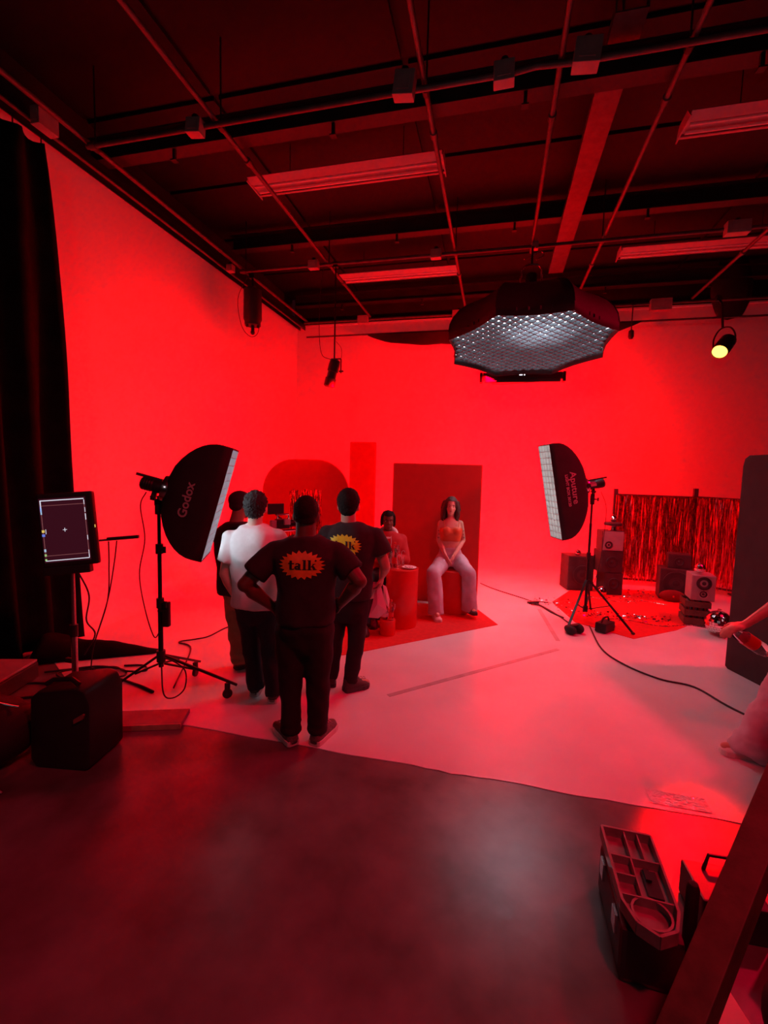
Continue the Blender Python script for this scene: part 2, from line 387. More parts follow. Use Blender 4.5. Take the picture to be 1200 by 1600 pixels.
# ------------------------------------------------------------------ lettering helper
def text_mesh(body, size, fr, extrude=.0015, bold=0.):
    cu = bpy.data.curves.new('txt', 'FONT'); cu.body = body; cu.size = size; cu.align_x = 'CENTER'; cu.align_y = 'CENTER'; cu.offset = bold; cu.resolution_u = 3
    o = bpy.data.objects.new('txt', cu); C.objects.link(o)
    dg = bpy.context.evaluated_depsgraph_get(); me = bpy.data.meshes.new_from_object(o.evaluated_get(dg))
    bpy.data.objects.remove(o); bpy.data.curves.remove(cu)
    bm = bmesh.new(); bm.from_mesh(me); bpy.data.meshes.remove(me)
    r = bmesh.ops.extrude_face_region(bm, geom=bm.faces[:]); vs = [v for v in r['geom'] if isinstance(v, bmesh.types.BMVert)]
    for v in vs: v.co.z += extrude
    bmesh.ops.recalc_face_normals(bm, faces=bm.faces)
    bb = B(); idx = {v: i for i, v in enumerate(bm.verts)}
    bb.add([fr(v.co.x, v.co.y, v.co.z) for v in bm.verts], [[idx[v] for v in f.verts] for f in bm.faces]); bm.free()
    return bb

# ------------------------------------------------------------------ softboxes
def emis(name, col, s):
    return mat(name, (.8, .8, .8), .9, var=0, emit=col, estr=s)
M['diff_l'] = emis('lit_diffusion_cool', (.76, .90, 1.0), 6.5)
M['diff_r'] = emis('lit_diffusion_warm', (1.0, .92, .84), 4.5)
M['diff_o'] = emis('lit_diffusion_octagon', (.74, .87, 1.0), 6.0)
def painted_hotspot(m, base, peak, r0):
    # bright spot painted into the emission, shifted off centre towards the camera side
    nt = m.node_tree; b = nt.nodes['Principled BSDF']; tc = nt.nodes.new('ShaderNodeTexCoord'); ln = nt.nodes.new('ShaderNodeVectorMath'); ln.operation = 'LENGTH'
    mp = nt.nodes.new('ShaderNodeMapRange'); mp.interpolation_type = 'SMOOTHSTEP'; mp.inputs[1].default_value = 0; mp.inputs[2].default_value = r0; mp.inputs[3].default_value = peak; mp.inputs[4].default_value = base
    of = nt.nodes.new('ShaderNodeVectorMath'); of.operation = 'SUBTRACT'; of.inputs[1].default_value = (.10, -.34, .05); nt.links.new(tc.outputs['Object'], of.inputs[0]); nt.links.new(of.outputs['Vector'], ln.inputs[0]); nt.links.new(ln.outputs['Value'], mp.inputs[0]); nt.links.new(mp.outputs[0], b.inputs['Emission Strength'])
painted_hotspot(M['diff_o'], 4.2, 26., .60)
def rect_softbox(label, loc, axis, upv, w, h, d, diff, words, textup, ncx, ncy, lip=.065):
    """local frame: a = facing axis, u = long side up, s = side; origin at the speed ring"""
    a = Vector(axis).normalized(); u = Vector(upv); u = (u - a*u.dot(a)).normalized(); s = a.cross(u)
    t = thing('strip_softbox', label, 'softbox', loc)
    fr = lambda A, U, Sd: tuple(a*A + u*U + s*Sd)
    rows = []; n = 8
    for i in range(n+1):
        q = i/n; k = sin(q*pi/2)**.75
        hw = .075 + (w/2-.075)*k; hh = .085 + (h/2-.085)*k
        r = max(.0, (1-q)*.05)
        rows.append([fr(d*(q**1.15), hh*cu, hw*cs) for cu, cs in [(-1, -1), (-1, -.5), (-1, 0), (-1, .5), (-1, 1), (-.5, 1), (0, 1), (.5, 1), (1, 1), (1, .5), (1, 0), (1, -.5), (1, -1), (.5, -1), (0, -1), (-.5, -1), (-1, -1)]])
    rows.append([tuple(Vector(p)+a*lip) for p in rows[-1]])
    bb = B(); bb.sheet(rows); o = bb.build('shell', 'blackf', t, weld=True, smooth='auto'); md = o.modifiers.new('t', 'SOLIDIFY'); md.thickness = .006; md.offset = 0
    sh = o
    bb = B(); bb.prism([(-h/2+.01, -w/2+.01), (h/2-.01, -w/2+.01), (h/2-.01, w/2-.01), (-h/2+.01, w/2-.01)], .006, lambda U, V, W: fr(d-.012+W, U, V)); bb.build('diffuser', diff, t)
    bb = B()
    for i in range(ncx+1):
        v = -w/2+.008+(w-.016)*i/ncx; bb.box((0, 0, 0), (0, 0, 0)) if False else bb.prism([(-h/2, v-.0015), (h/2, v-.0015), (h/2, v+.0015), (-h/2, v+.0015)], lip-.005, lambda U, V, W: fr(d+.004+W, U, V))
    for j in range(ncy+1):
        v = -h/2+.008+(h-.016)*j/ncy; bb.prism([(v-.0015, -w/2), (v+.0015, -w/2), (v+.0015, w/2), (v-.0015, w/2)], lip-.005, lambda U, V, W: fr(d+.004+W, U, V))
    o = bb.build('honeycomb_grid', 'gridpale', t); o['kind'] = 'stuff'
    bb = B()
    for cu, cs in ((0, 1), (0, -1)): bb.box(fr(d+lip-.008, 0, cs*(w/2+.002)), (.001, .001, .001))
    R = Matrix((s, u, a)).transposed()
    bb = B(); bb.lathe([(.06, -.03), (.095, -.03), (.10, 0), (.095, .02), (.06, .02)], (0, 0, 0), 24, R); bb.build('speed_ring', 'chrome', t, smooth='auto')
    # lettering on the camera-side panel (side -s or +s)
    side = -1 if (s.dot(Vector((0, -1, 0))) < 0) else 1
    for body, size, aoff, uoff in words:
        q = aoff/d; k = sin(q**.87*pi/2)**.75
        hw = .075 + (w/2-.075)*k
        dq = .02; k2 = sin(min(1, (q+dq))**.87*pi/2)**.75; slope = (w/2-.075)*(k2-k)/(dq*d)
        ysg = (s*side).cross(u*textup).dot(a)
        def ft(x, y, z, aoff=aoff, uoff=uoff, hw=hw, slope=slope):
            # text x runs along textup*u
            U = uoff + textup*x; A = aoff + y*ysg
            return fr(A, U, side*(hw + slope*(A-aoff) + .007 + z))
        bb = text_mesh(body, size, ft, bold=.002); bb.build('lettering', 'greyprint', sh)
    return t
def lamp_head(label, loc, axis, L=.2, r=.055, upv=(0, 0, 1)):
    a = Vector(axis).normalized(); u = Vector(upv); u = (u-a*u.dot(a)).normalized(); s = a.cross(u); R = Matrix((s, u, a)).transposed()
    t = thing('studio_lamp_head', label, 'lamp', loc)
    bb = B(); bb.lathe([(r*.7, -L), (r, -L+.01), (r*1.02, -L*.55), (r*.9, -L*.5), (r, -L*.45), (r, -.03), (r*1.15, -.004), (r*1.15, 0)], (0, 0, 0), 20, R); bb.build('body', 'blackp', t, smooth='auto')
    bb = B()
    for k in range(4): bb.lathe([(r*1.03, -L*.9+k*.016), (r*1.08, -L*.9+k*.016+.004), (r*1.03, -L*.9+k*.016+.008)], (0, 0, 0), 20, R, caps=False)
    bb.build('cooling_fins', 'blackm', t)
    bb = B(); bb.bar(tuple(-a*(L+.04)+u*r*1.1), tuple(-a*.04+u*r*1.1), .03, .018, tuple(u)); bb.build('handle', 'blackp', t)
    bb = B(); bb.bar(tuple(-a*L*.4-u*r*.9), tuple(-a*L*.4-u*(r+.055)), .035, .03, tuple(a)); bb.tube([tuple(-a*L*.4-u*(r+.03)-s*.05), tuple(-a*L*.4-u*(r+.03)+s*.05)], .012, 8); bb.build('mount_yoke', 'blackm', t)
    bb = B(); bb.box(tuple(-a*L*.35 - s*(r+.001)), (.002, .03, .07), R); bb.build('label_plate', 'greyprint', t)
    return t
# left softbox
rt_h = Vector((cos(YAW), sin(YAW), 0)); fw_h = Vector((-sin(YAW), cos(YAW), 0))
axL = (rt_h*.94 + Vector((0, 0, -.262)) + fw_h*.205).normalized()
ringL = Vector((-2.615*.85, 3.235*.85, 1.75-.175*.85))
rect_softbox('tall black strip softbox on the left stand, facing right', ringL, axL, (0, 0, 1), .39, .80, .30, 'diff_l', [('Godox', .085, .165, -.02)], 1, 6, 14)
lamp_head('black lamp head behind the left softbox', ringL - axL*.01 + Vector((0, 0, .0)), axL, .17, .045)
# right softbox
axR = (-rt_h*.96 + Vector((0, 0, -.19)) - fw_h*.06).normalized()
ringR = Vector((1.055, 6.03, 1.66))
rect_softbox('tall black strip softbox on the right tripod, facing left', ringR, axR, (0, 0, 1), .34, 1.16, .37, 'diff_r', [('Aputure', .115, .20, .02), ('LIGHT BOX 30120', .048, .285, .0)], -1, 4, 15)
lamp_head('black lamp head behind the right softbox', ringR - axR*.01, axR, .24, .055)

# ------------------------------------------------------------------ light stands
t = thing('light_stand', 'black wheeled light stand carrying the left softbox', 'light stand', (-2.287, 2.732, 0))
bb = B(); bb.tube([(0, 0, .32), (0, 0, .79)], .017, 12); bb.tube([(0, 0, .79), (0, 0, 1.18)], .014, 12); bb.tube([(0, 0, 1.18), (0, 0, 1.49)], .012, 12); bb.build('pole', 'blackm', t, smooth='auto')
for z in (.79, 1.18, 1.46):
    bb = B(); bb.tube([(0, 0, z-.035), (0, 0, z+.035)], .026, 12); bb.build('collar', 'blackp', t, smooth='auto')
    bb = B(); bb.tube([(0, 0, z), (.05, -.02, z)], .008, 8); bb.box((.06, -.024, z), (.02, .012, .045)); bb.build('knob', 'blackp', t)
bb = B(); bb.tube([(0, 0, 1.49), (0, 0, 1.555)], .010, 8); bb.box((0, 0, 1.51), (.04, .04, .045)); bb.build('spigot', 'blackm', t)
hubz = .40
for dx, dy in ((.34, .26), (-.34, -.12), (-.10, .50)):
    L = sqrt(dx*dx+dy*dy); ux, uy = dx/L, dy/L
    bb = B(); bb.bar((ux*.02, uy*.02, hubz), (dx*1.22, dy*1.22, .095), .020, .016); leg = bb.build('leg', 'blackm', t)
    bb = B(); bb.bar((ux*.02, uy*.02, .34), (dx*.5, dy*.5, .27), .016, .012); bb.build('brace', 'blackm', leg)
    bb = B(); cx, cy = dx*1.06, dy*1.06
    bb.lathe([(.012, -.012), (.035, -.012), (.038, 0), (.035, .012), (.012, .012)], (cx, cy, .039), 16, rotm('Z', atan2(uy, ux)) @ rotm('X', pi/2)); bb.box((cx, cy, .092), (.03, .03, .06)); bb.build('caster', 'blackp', leg, smooth='auto')
bb = B(); bb.tube([(0, 0, hubz-.04), (0, 0, hubz+.04)], .03, 12); bb.build('hub', 'blackp', t)
t2 = thing('power_brick', 'black power brick strapped to the left light stand pole', 'power supply', (-2.242, 2.737, .62), YAW)
bb = B(); bb.box((0, 0, .09), (.05, .04, .18)); bb.build('body', 'blackp', t2, bevel=.008); bb = B(); bb.box((-.02, 0, .12), (.06, .05, .015)); bb.build('strap', 'cable', t2)
# right tripod
t = thing('light_stand', 'black tripod light stand carrying the right softbox', 'light stand', (1.155, 6.02, .006))
bb = B(); bb.tube([(0, 0, .10), (0, 0, .72)], .018, 12); bb.tube([(0, 0, .72), (0, 0, 1.20)], .015, 12); bb.tube([(0, 0, 1.2), (0, 0, 1.56)], .012, 12); bb.build('pole', 'blackm', t, smooth='auto')
for z in (.46, .80, 1.50):
    bb = B(); bb.tube([(0, 0, z-.04), (0, 0, z+.04)], .027, 12); bb.build('collar', 'blackp', t, smooth='auto')
    bb = B(); bb.tube([(0, 0, z), (.05, -.02, z)], .008, 8); bb.box((.06, -.024, z), (.018, .012, .045)); bb.build('knob', 'blackp', t)
bb = B(); bb.box((0, 0, 1.50), (.045, .045, .13)); bb.tube([(0, 0, 1.54), (0, .01, 1.61)], .012, 8); bb.build('spigot', 'blackm', t)
for a in (-2.05, -.80, 1.25):
    ux, uy = cos(a), sin(a); R_ = .62 if a < 0 else .5
    bb = B(); bb.bar((ux*.03, uy*.03, .50), (ux*R_, uy*R_, .015), .024, .016); leg = bb.build('leg', 'blackm', t)
    bb = B(); bb.bar((ux*.02, uy*.02, .13), (ux*R_*.52, uy*R_*.52, .255), .016, .010); bb.build('brace', 'blackm', leg)
    bb = B(); bb.ell((ux*R_, uy*R_, .015), (.022, .022, .016)); bb.build('rubber_foot', 'blackp', leg)
bb = B(); bb.tube([(0, 0, .10), (0, 0, .17)], .03, 12); bb.build('hub', 'blackp', t)
t2 = thing('sandbag', 'dark sandbag slung over a leg of the right tripod', 'sandbag', (.95, 5.43, 0), .5)
def pouch(c, r, sd):
    bb = B(); bb.ell(c, r, nu=20, nv=12)
    bb.v = [tuple(Vector(p)*(1+.10*noise.noise(Vector(p)*9+Vector((sd, 0, 0))))) if True else p for p in bb.v]
    return bb
pouch((-.06, 0, .05), (.05, .09, .05), 1).build('left_pouch', 'blackf', t2, smooth=True); pouch((.055, .02, .05), (.05, .085, .05), 5).build('right_pouch', 'blackf', t2, smooth=True)
bb = B(); bb.bar((-.06, 0, .095), (.055, .02, .095), .05, .015); bb.build('strap', 'cable', t2)
t2 = thing('ballast', 'small dark power ballast on the floor under the right tripod', 'power supply', (1.30, 5.62, 0), .9)
bb = B(); bb.box((0, 0, .06), (.22, .13, .11)); bb.build('body', 'blackp', t2, bevel=.015); bb = B(); bb.tube(spline([(-.09, 0, .11), (-.05, 0, .16), (.05, 0, .16), (.09, 0, .11)]), .01, 8); bb.build('handle', 'blackm', t2); bb = B(); bb.lathe([(.02, 0), (.02, .02)], (.08, -.066, .06), 12, rotm('X', pi/2)); bb.build('socket', 'chrome', t2)

# ------------------------------------------------------------------ hanging octagon softbox
OC = Vector((.33, 6.45, 3.53)); OR = 1.08; OD = .55
t = thing('octagon_softbox', 'huge black octagonal softbox hanging from the ceiling, white grid facing down', 'softbox', OC)
tilt = rotm('X', -.13) @ rotm('Y', -.015)
n8 = 8
def oct_ring(r, z, sub=4, sag=.05):
    out = []
    for k in range(n8):
        a0 = 2*pi*(k+.5)/n8; a1 = 2*pi*(k+1.5)/n8
        p0 = Vector((cos(a0)*r, sin(a0)*r, z)); p1 = Vector((cos(a1)*r, sin(a1)*r, z))
        for j in range(sub):
            q = j/sub; p = p0.lerp(p1, q); kk = 1-sag*sin(pi*q); out.append(tilt @ Vector((p.x*kk, p.y*kk, p.z)))
    out.append(out[0]); return [tuple(p) for p in out]
rows = [oct_ring(OR, -.10), oct_ring(OR, 0.)]
for i in range(1, 9):
    q = i/8*pi/2; rows.append(oct_ring(.09+(OR-.09)*cos(q)**.8 if i < 8 else .09, OD*sin(q)))
bb = B(); bb.sheet(rows); sh = bb.build('shell', 'blackf', t, weld=True, smooth='auto'); md = sh.modifiers.new('t', 'SOLIDIFY'); md.thickness = .006; md.offset = 0
bb = B(); ring = oct_ring(OR*.985, .0)[:-1]; bb.add(ring + [tuple(Vector(p)+Vector((0, 0, .006))) for p in ring], [tuple(range(len(ring)-1, -1, -1)), tuple(range(len(ring), 2*len(ring)))] + [(i, (i+1) % len(ring), len(ring)+(i+1) % len(ring), len(ring)+i) for i in range(len(ring))])
bb.build('diffuser', 'diff_o', t)
# eggcrate grid of fabric strips on the diagonal, clipped to the octagon
bb = B()
def oct_half(v):
    ap = OR*.965*cos(pi/8); s2 = OR*.965*sin(pi/8)
    v = abs(v)
    return ap if v <= s2 else max(0, ap - (v-s2))
G45 = rotm('Z', pi/4)
NC = 24; cell = 2*OR/NC
for i in range(-NC//2, NC//2+1):
    v = i*cell; L = oct_half(v)
    if L < .05 or abs(v) > OR*.965*cos(pi/8): continue
    for dr in (0, 1):
        segs = max(2, int(L/.12))
        for k in range(segs):
            a0 = -L+2*L*k/segs; a1 = -L+2*L*(k+1)/segs
            w0 = .006*sin(a0*21+i*1.7); w1 = .006*sin(a1*21+i*1.7)
            q = [(a0, v+w0), (a1, v+w1)] if dr == 0 else [(v+w0, a0), (v+w1, a1)]
            th = .0065
            nrm = Vector((0, th)) if dr == 0 else Vector((th, 0))
            pts = []
            sg = lambda p: -.040 - .010*cos(1.4*sqrt(p[0]**2+p[1]**2)/OR)
            for (px_, py_) in q:
                for sgn in (-1, 1):
                    for zz in (-.004, sg((px_, py_))):
                        pts.append(tuple(tilt @ (G45 @ Vector((px_+sgn*nrm.x, py_+sgn*nrm.y, zz)))))
            bb.add(pts, [(0, 1, 5, 4), (2, 6, 7, 3), (1, 3, 7, 5), (0, 4, 6, 2)])
o = bb.build('honeycomb_grid', 'grid', t, recalc=False); o['kind'] = 'stuff'
bb = B(); bb.lathe([(.08, OD-.02), (.12, OD-.02), (.12, OD+.03), (.08, OD+.03)], (0, 0, 0), 24, tilt); bb.build('speed_ring', 'chrome', t, smooth='auto')
for k in range(8):
    a = 2*pi*(k+.5)/8
    pts = [tilt @ Vector((cos(a)*((.09+(OR-.09)*cos(i/8*pi/2)**.8)+.006), sin(a)*((.09+(OR-.09)*cos(i/8*pi/2)**.8)+.006), OD*sin(i/8*pi/2)+.004)) for i in range(0, 8)]
    bb = B(); bb.tube(pts, .006, 6); bb.build('rod', 'blackm', t)
t2 = thing('studio_lamp_head', 'black lamp head on top of the hanging octagon softbox', 'lamp', OC + Vector((0, 0, OD+.03)))
bb = B(); bb.lathe([(.07, 0), (.075, .02), (.075, .26), (.06, .28)], (0, 0, 0), 20); bb.build('body', 'blackp', t2, smooth='auto')
bb = B(); bb.tube(spline([(-.12, 0, .06), (-.13, 0, .25), (-.10, 0, .37), (0, 0, .40), (.10, 0, .37), (.13, 0, .25), (.12, 0, .06)]), .011, 8); bb.build('yoke', 'chrome', t2, smooth='auto')
bb = B(); bb.tube([(0, 0, .40), (.02, .2, .78), (.05, .42, 1.0-.185)], .016, 8) if False else bb.tube([(0, 0, .40), (0, .0, .62)], .014, 8); bb.tube([(0, 0, .60), (.04, .40, .80)], .014, 8); bb.build('drop_arm', 'blackm', t2)
bb = B(); bb.box((.05, .42, .82), (.09, .09, .10)); bb.tube([(.05, .36, .78), (.05, .30, .76)], .012, 8); bb.build('pipe_clamp', 'boxmetal', t2, bevel=.01)
bb = B(); bb.tube(spline([(.05, -.02, .44), (.14, .0, .50), (.10, .02, .56), (-.02, .02, .50), (-.10, -.02, .46)]), .007, 6); bb.build('safety_cable', 'chrome', t2)
# slack black swag cloth behind the octagon, from the farthest pipe
g = []
for i in range(41):
    s = i/40; x = -2.75+5.2*s; row = []
    top = 4.66; drop = .03+.24*min(1, (min(s, 1-s)/.16))**.7
    for k in range(9):
        q = k/8; row.append((x, 9.50+.05*sin(x*4)*q - .03*q, top - drop*q + .012*sin(x*9)*q))
    g.append(row)
b = B(); b.sheet(g); o = b.build('black_swag', 'blackf', smooth=True); md = o.modifiers.new('t', 'SOLIDIFY'); md.thickness = .006
tag(o, 'slack black cloth swag hanging from the farthest pipe behind the octagon softbox', 'cloth')
# LED batten under it
t = thing('light_batten', 'long dark LED batten hanging just below the octagon softbox', 'light fixture', (.325, 7.62, 3.31), .03)
bb = B(); bb.box((0, 0, .02), (1.20, .10, .10)); bb.build('housing', 'blackp', t, bevel=.01)
bb = B(); bb.box((0, -.035, -.055), (1.14, .05, .05)); bb.build('lower_rail', 'blackp', t)
for s in (-1, 1):
    bb = B(); bb.box((s*.625, 0, 0), (.045, .13, .15)); bb.build('end_bracket', 'blackm', t, bevel=.008)
    bb = B(); bb.tube([(s*.58, 0, .06), (s*.52, 1.80, 1.60)], .005, 6); bb.build('hanging_cable', 'cable', t)
M['led'] = mat('status_light', (.9, .9, 1.), .4, var=0, emit=(.8, .9, 1.), estr=2.5)
bb = B(); bb.box((-.02, -.052, .03), (.045, .006, .012)); bb.build('status_display', 'led', t); bb = B(); bb.box((.035, -.052, .03), (.014, .006, .016)); bb.build('status_light', 'led', t)
M['redled'] = mat('red_led_strip', (.9, .1, .1), .3, var=0, emit=(1., .02, .02), estr=4.0)
bb = B(); bb.box((0, .053, .0), (1.1, .006, .05)); bb.build('led_strip', 'redled', t)
bb = B(); bb.tube(spline([(-.45, -.03, -.10), (-.25, -.03, -.105), (0, -.03, -.09), (.2, -.03, -.08)]), .004, 6); bb.build('loose_cable', 'cable', t)
# right spot, lit
t = thing('spotlight', 'red spotlight with a glowing amber lens hanging at the upper right', 'spotlight', (3.62, 9.15, 4.92))
ax = (Vector((.95, 2.38, 0)) - Vector((3.58, 9.05, 3.80))).normalized(); ax = (ax + Vector((-.45, 0, -.45))).normalized()
u = Vector((0, 0, 1)); u = (u-ax*u.dot(ax)).normalized(); s_ = ax.cross(u); R = Matrix((s_, u, ax)).transposed()
hc = Vector((.05, -.02, -.86))
bb = B(); bb.tube([(0, .2, .0), (0, .05, -.12), (.02, 0, -.55)], .02, 8); bb.build('drop_pipe', 'blackm', t)
bb = B(); bb.box((0, .2, .02), (.08, .08, .1)); bb.build('pipe_clamp', 'blackm', t)
bb = B(); bb.tube(spline([hc+s_*.15+ax*.02, hc+s_*.155+Vector((0, 0, .16)), hc+s_*.07+Vector((0, 0, .30)), hc-s_*.07+Vector((0, 0, .30)), hc-s_*.155+Vector((0, 0, .16)), hc-s_*.15+ax*.02]), .013, 8); bb.build('yoke', 'blackm', t, smooth='auto')
bb = B(); bb.lathe([(.08, -.20), (.125, -.19), (.13, .10), (.115, .12), (.12, .17), (.12, .19)], hc, 20, R, caps=False); bb.lathe([(.001, -.20), (.08, -.20)], hc, 20, R, caps=False); bb.build('can', 'blackm', t, smooth='auto')
M['amber'] = mat('amber_lens', (1., .5, .1), .3, var=0, emit=(1., .42, .06), estr=5.0)
bb = B(); bb.lathe([(.001, .20), (.06, .195), (.112, .175), (.112, .165), (.001, .165)], hc, 24, R, caps=False); bb.build('lens', 'amber', t, smooth='auto')
# left hanging head
t = thing('moving_head', 'small dark stage light hanging on a long rod near the back left corner', 'stage light', (-2.53, 6.9, 3.62))
bb = B(); bb.tube([(0, 0, -.12), (0, 0, 1.32)], .012, 8); bb.build('rod', 'blackm', t)
bb = B(); bb.box((0, 0, 1.30), (.07, .07, .08)); bb.build('pipe_clamp', 'blackm', t)
bb = B(); bb.box((.03, 0, -.11), (.16, .03, .014)); bb.box((.11, 0, -.22), (.012, .03, .22)); bb.tube([(.08, 0, -.30), (.15, 0, -.30)], .012, 8); bb.build('bracket', 'blackm', t)
R = rotm('Y', .25)
bb = B(); bb.lathe([(.04, .17), (.075, .15), (.085, .08), (.085, -.02), (.07, -.03), (.072, -.12), (.085, -.13), (.085, -.25), (.06, -.27)], (-.02, 0, -.28), 18, R); bb.build('body', 'blackp', t, smooth='auto')
bb = B(); bb.lathe([(.001, -.275), (.055, -.272)], (-.02, 0, -.28), 18, R, caps=False); bb.build('lens', 'mirror', t)
bb = B(); bb.tube(spline([(-.05, 0, -.12), (-.22, .02, -.02), (-.27, .03, .35), (-.26, .03, .9), (-.2, .0, 1.28)]), .005, 6); bb.build('power_cable', 'cable', t)
bb = B(); bb.tube(spline([(.02, .01, .16), (.10, .02, .06), (.11, .02, -.06), (.10, 0, -.12)]), .004, 6); bb.build('safety_cable', 'cable', t)
# can light on the wall rail
t = thing('can_light', 'black can light hanging from the wall rail on the left', 'stage light', (-4.05, 7.09, 4.95))
bb = B(); bb.tube([(0, 0, .02), (0, 0, -.22)], .02, 8); bb.box((0, 0, 0), (.09, .09, .1)); bb.build('clamp', 'blackm', t)
bb = B(); bb.lathe([(.10, -.20), (.145, -.23), (.15, -.70), (.13, -.74), (.13, -.80)], (0, 0, 0), 20); bb.build('can', 'blackp', t, smooth='auto')
for a in (0, 2.1, 4.2):
    bb = B(); bb.box((.10*cos(a), .10*sin(a), -.82), (.03, .03, .05)); bb.build('lug', 'blackm', t)
bb = B(); bb.tube([(0, 0, -.80), (0, 0, -.90)], .028, 10); bb.ell((0, 0, -.91), (.035, .035, .04)); bb.build('hook', 'blackm', t)
bb = B(); bb.tube(spline([(-.10, 0, -.02), (-.26, -.02, -.35), (-.20, -.02, -.78), (-.05, 0, -.97), (.09, 0, -.93), (.13, 0, -.70)]), .005, 6); bb.build('power_cable', 'cable', t)
# little hanging plug, dark cloth bag on the right
t = thing('hanging_connector', 'small dark cable connector dangling right of the octagon softbox', 'connector', (2.28, 9.4, 4.90))
bb = B(); bb.tube([(0, 0, .02), (0, 0, -.42)], .010, 8); bb.build('cable', 'cable', t)
bb = B(); bb.lathe([(.02, 0), (.045, -.02), (.05, -.12), (.03, -.16)], (0, 0, -.42), 12); bb.build('plug', 'blackp', t, smooth='auto')
bb = B(); bb.box((0, 0, .03), (.06, .08, .05)); bb.build('clip', 'blackm', t)
t = thing('hanging_cloth', 'dark narrow cloth bag hanging above the glowing spotlight', 'cloth', (3.98, 9.78, 4.95))
g = []
for i in range(13):
    a = 2*pi*i/12; row = []
    for k in range(11):
        q = k/10; w_ = .12+.22*sin(pi*min(1, .15+q*.75)); row.append((cos(a)*w_, sin(a)*w_*.35, .78-1.0*q + .02*sin(a*3)))
    g.append(row)
bb = B(); bb.sheet(g); bb.build('bag', 'blackf', t, smooth=True, weld=True); bb = B(); bb.tube([(0, 0, .78), (0, 0, .88)], .02, 8); bb.build('tie', 'cable', t)

# ------------------------------------------------------------------ monitor on stand
t = thing('monitor', 'upright video monitor showing a dark framed picture with a small cross', 'monitor', (-2.66, 2.355, 1.34), YAW+.22)
tl = rotm('Y', -.085) @ rotm('X', -.05)
def fm(p): return tuple(tl @ Vector(p))
bb = B(); bb.box((0, .02, 0), (.325, .05, .475)); bb.v = [fm(p) for p in bb.v]; bb.build('housing', 'blackp', t, bevel=.014)
bb = B(); bb.box((-.01, .07, -.02), (.22, .06, .30)); bb.v = [fm(p) for p in bb.v]; bb.build('rear_battery_plate', 'blackp', t, bevel=.008)
bb = B(); bb.box((-.03, .03, -.262), (.27, .06, .055)); bb.v = [fm(p) for p in bb.v]; bb.build('bottom_mount', 'blackp', t, bevel=.006)
M['screen'] = mat('screen_picture', (.03, .008, .014), .25, var=0, emit=(.030, .004, .009), estr=1.0)
M['ui_w'] = mat('screen_lines_white', (.4, .4, .4), .4, var=0, emit=(.62, .68, .78), estr=1.0)
M['ui_r'] = mat('screen_lines_dim', (.3, .1, .1), .4, var=0, emit=(.25, .10, .10), estr=1.0)
M['ui_y'] = mat('screen_icon_yellow', (.4, .4, .1), .4, var=0, emit=(.75, .62, .12), estr=1.0)
M['ui_b'] = mat('screen_icon_blue', (.1, .1, .5), .4, var=0, emit=(.10, .20, .75), estr=1.0)
M['ui_c'] = mat('screen_icon_cyan', (.2, .4, .5), .4, var=0, emit=(.35, .60, .80), estr=1.0)
M['ui_g'] = mat('screen_icon_green', (.2, .4, .2), .4, var=0, emit=(.30, .60, .20), estr=1.0)
bb = B(); bb.box((-.012, -.0065, 0), (.265, .003, .41)); bb.v = [fm(p) for p in bb.v]; scr = bb.build('screen', 'screen', t)
def ui(nm, mt, rects):
    for (x, z, w_, h_) in rects:
        bb = B(); bb.box((x, -.0085, z), (w_, .001, h_)); bb.v = [fm(p) for p in bb.v]; bb.build(nm, mt, scr)
ui('frame_line', 'ui_w', [(-.012, .192, .25, .006), (-.012, -.192, .25, .005), (.113, -.165, .004, .05), (.113, .17, .004, .03), (.114, .12, .004, .03), (.114, .075, .005, .04), (.114, -.06, .004, .03), (-.135, .17, .006, .05), (-.12, -.005, .003, .03)])
ui('safe_area_line', 'ui_r', [(-.012, .160, .25, .002), (-.012, -.160, .25, .002), (.113, 0, .002, .34), (-.135, 0, .002, .34)])
ui('centre_cross', 'ui_w', [(-.012, 0, .024, .003), (-.012, 0, .003, .024)])
ui('icon', 'ui_y', [(-.135, -.002, .014, .016)]); ui('icon', 'ui_b', [(-.135, -.028, .016, .016), (-.136, .14, .006, .035)])
ui('icon', 'ui_c', [(-.135, -.125, .010, .018), (-.135, .125, .007, .04)]); ui('icon', 'ui_g', [(-.135, -.155, .011, .014), (-.135, -.185, .010, .012)])
bb = B(); bb.box((.163, -.007, .01), (.004, .003, .018)); bb.v = [fm(p) for p in bb.v]; bb.build('tally_light', 'ui_y', t)
bb = B(); bb.box((.215, .03, -.09), (.10, .012, .012)); bb.box((.31, .03, -.085), (.19, .035, .022)); bb.v = [fm(p) for p in bb.v]; bb.build('side_arm', 'blackm', t, bevel=.003)
for k in range(2):
    bb = B(); bb.tube(spline([fm((.22+.05*k, .03, -.10)), fm((.205+.03*k, .04, -.26)), fm((.17, .05, -.5)), (.11, .06, -.80), (.08, .08, -.98)]), .004, 6); bb.build('hanging_cable', 'cable', t)
bb = B(); bb.tube(spline([(.03, .05, -.28), (.09, .06, -.45), (.07, .06, -.62), (.12, .06, -.72), (.05, .06, -.86)]), .005, 6); bb.build('power_cable', 'cable', t)
t = thing('monitor_stand', 'slim pale pole stand under the video monitor', 'stand', (-2.685, 2.40, -.004))
bb = B(); bb.tube([(0, 0, .05), (0, 0, .66)], .019, 12); bb.tube([(0, 0, .66), (0, 0, 1.10)], .015, 12); bb.build('pole', 'chrome', t, smooth='auto')
bb = B(); bb.tube([(0, 0, .62), (0, 0, .70)], .025, 12); bb.build('collar', 'blackp', t); bb = B(); bb.box((-.04, 0, .45), (.06, .02, .03)); bb.build('knob', 'blackp', t)
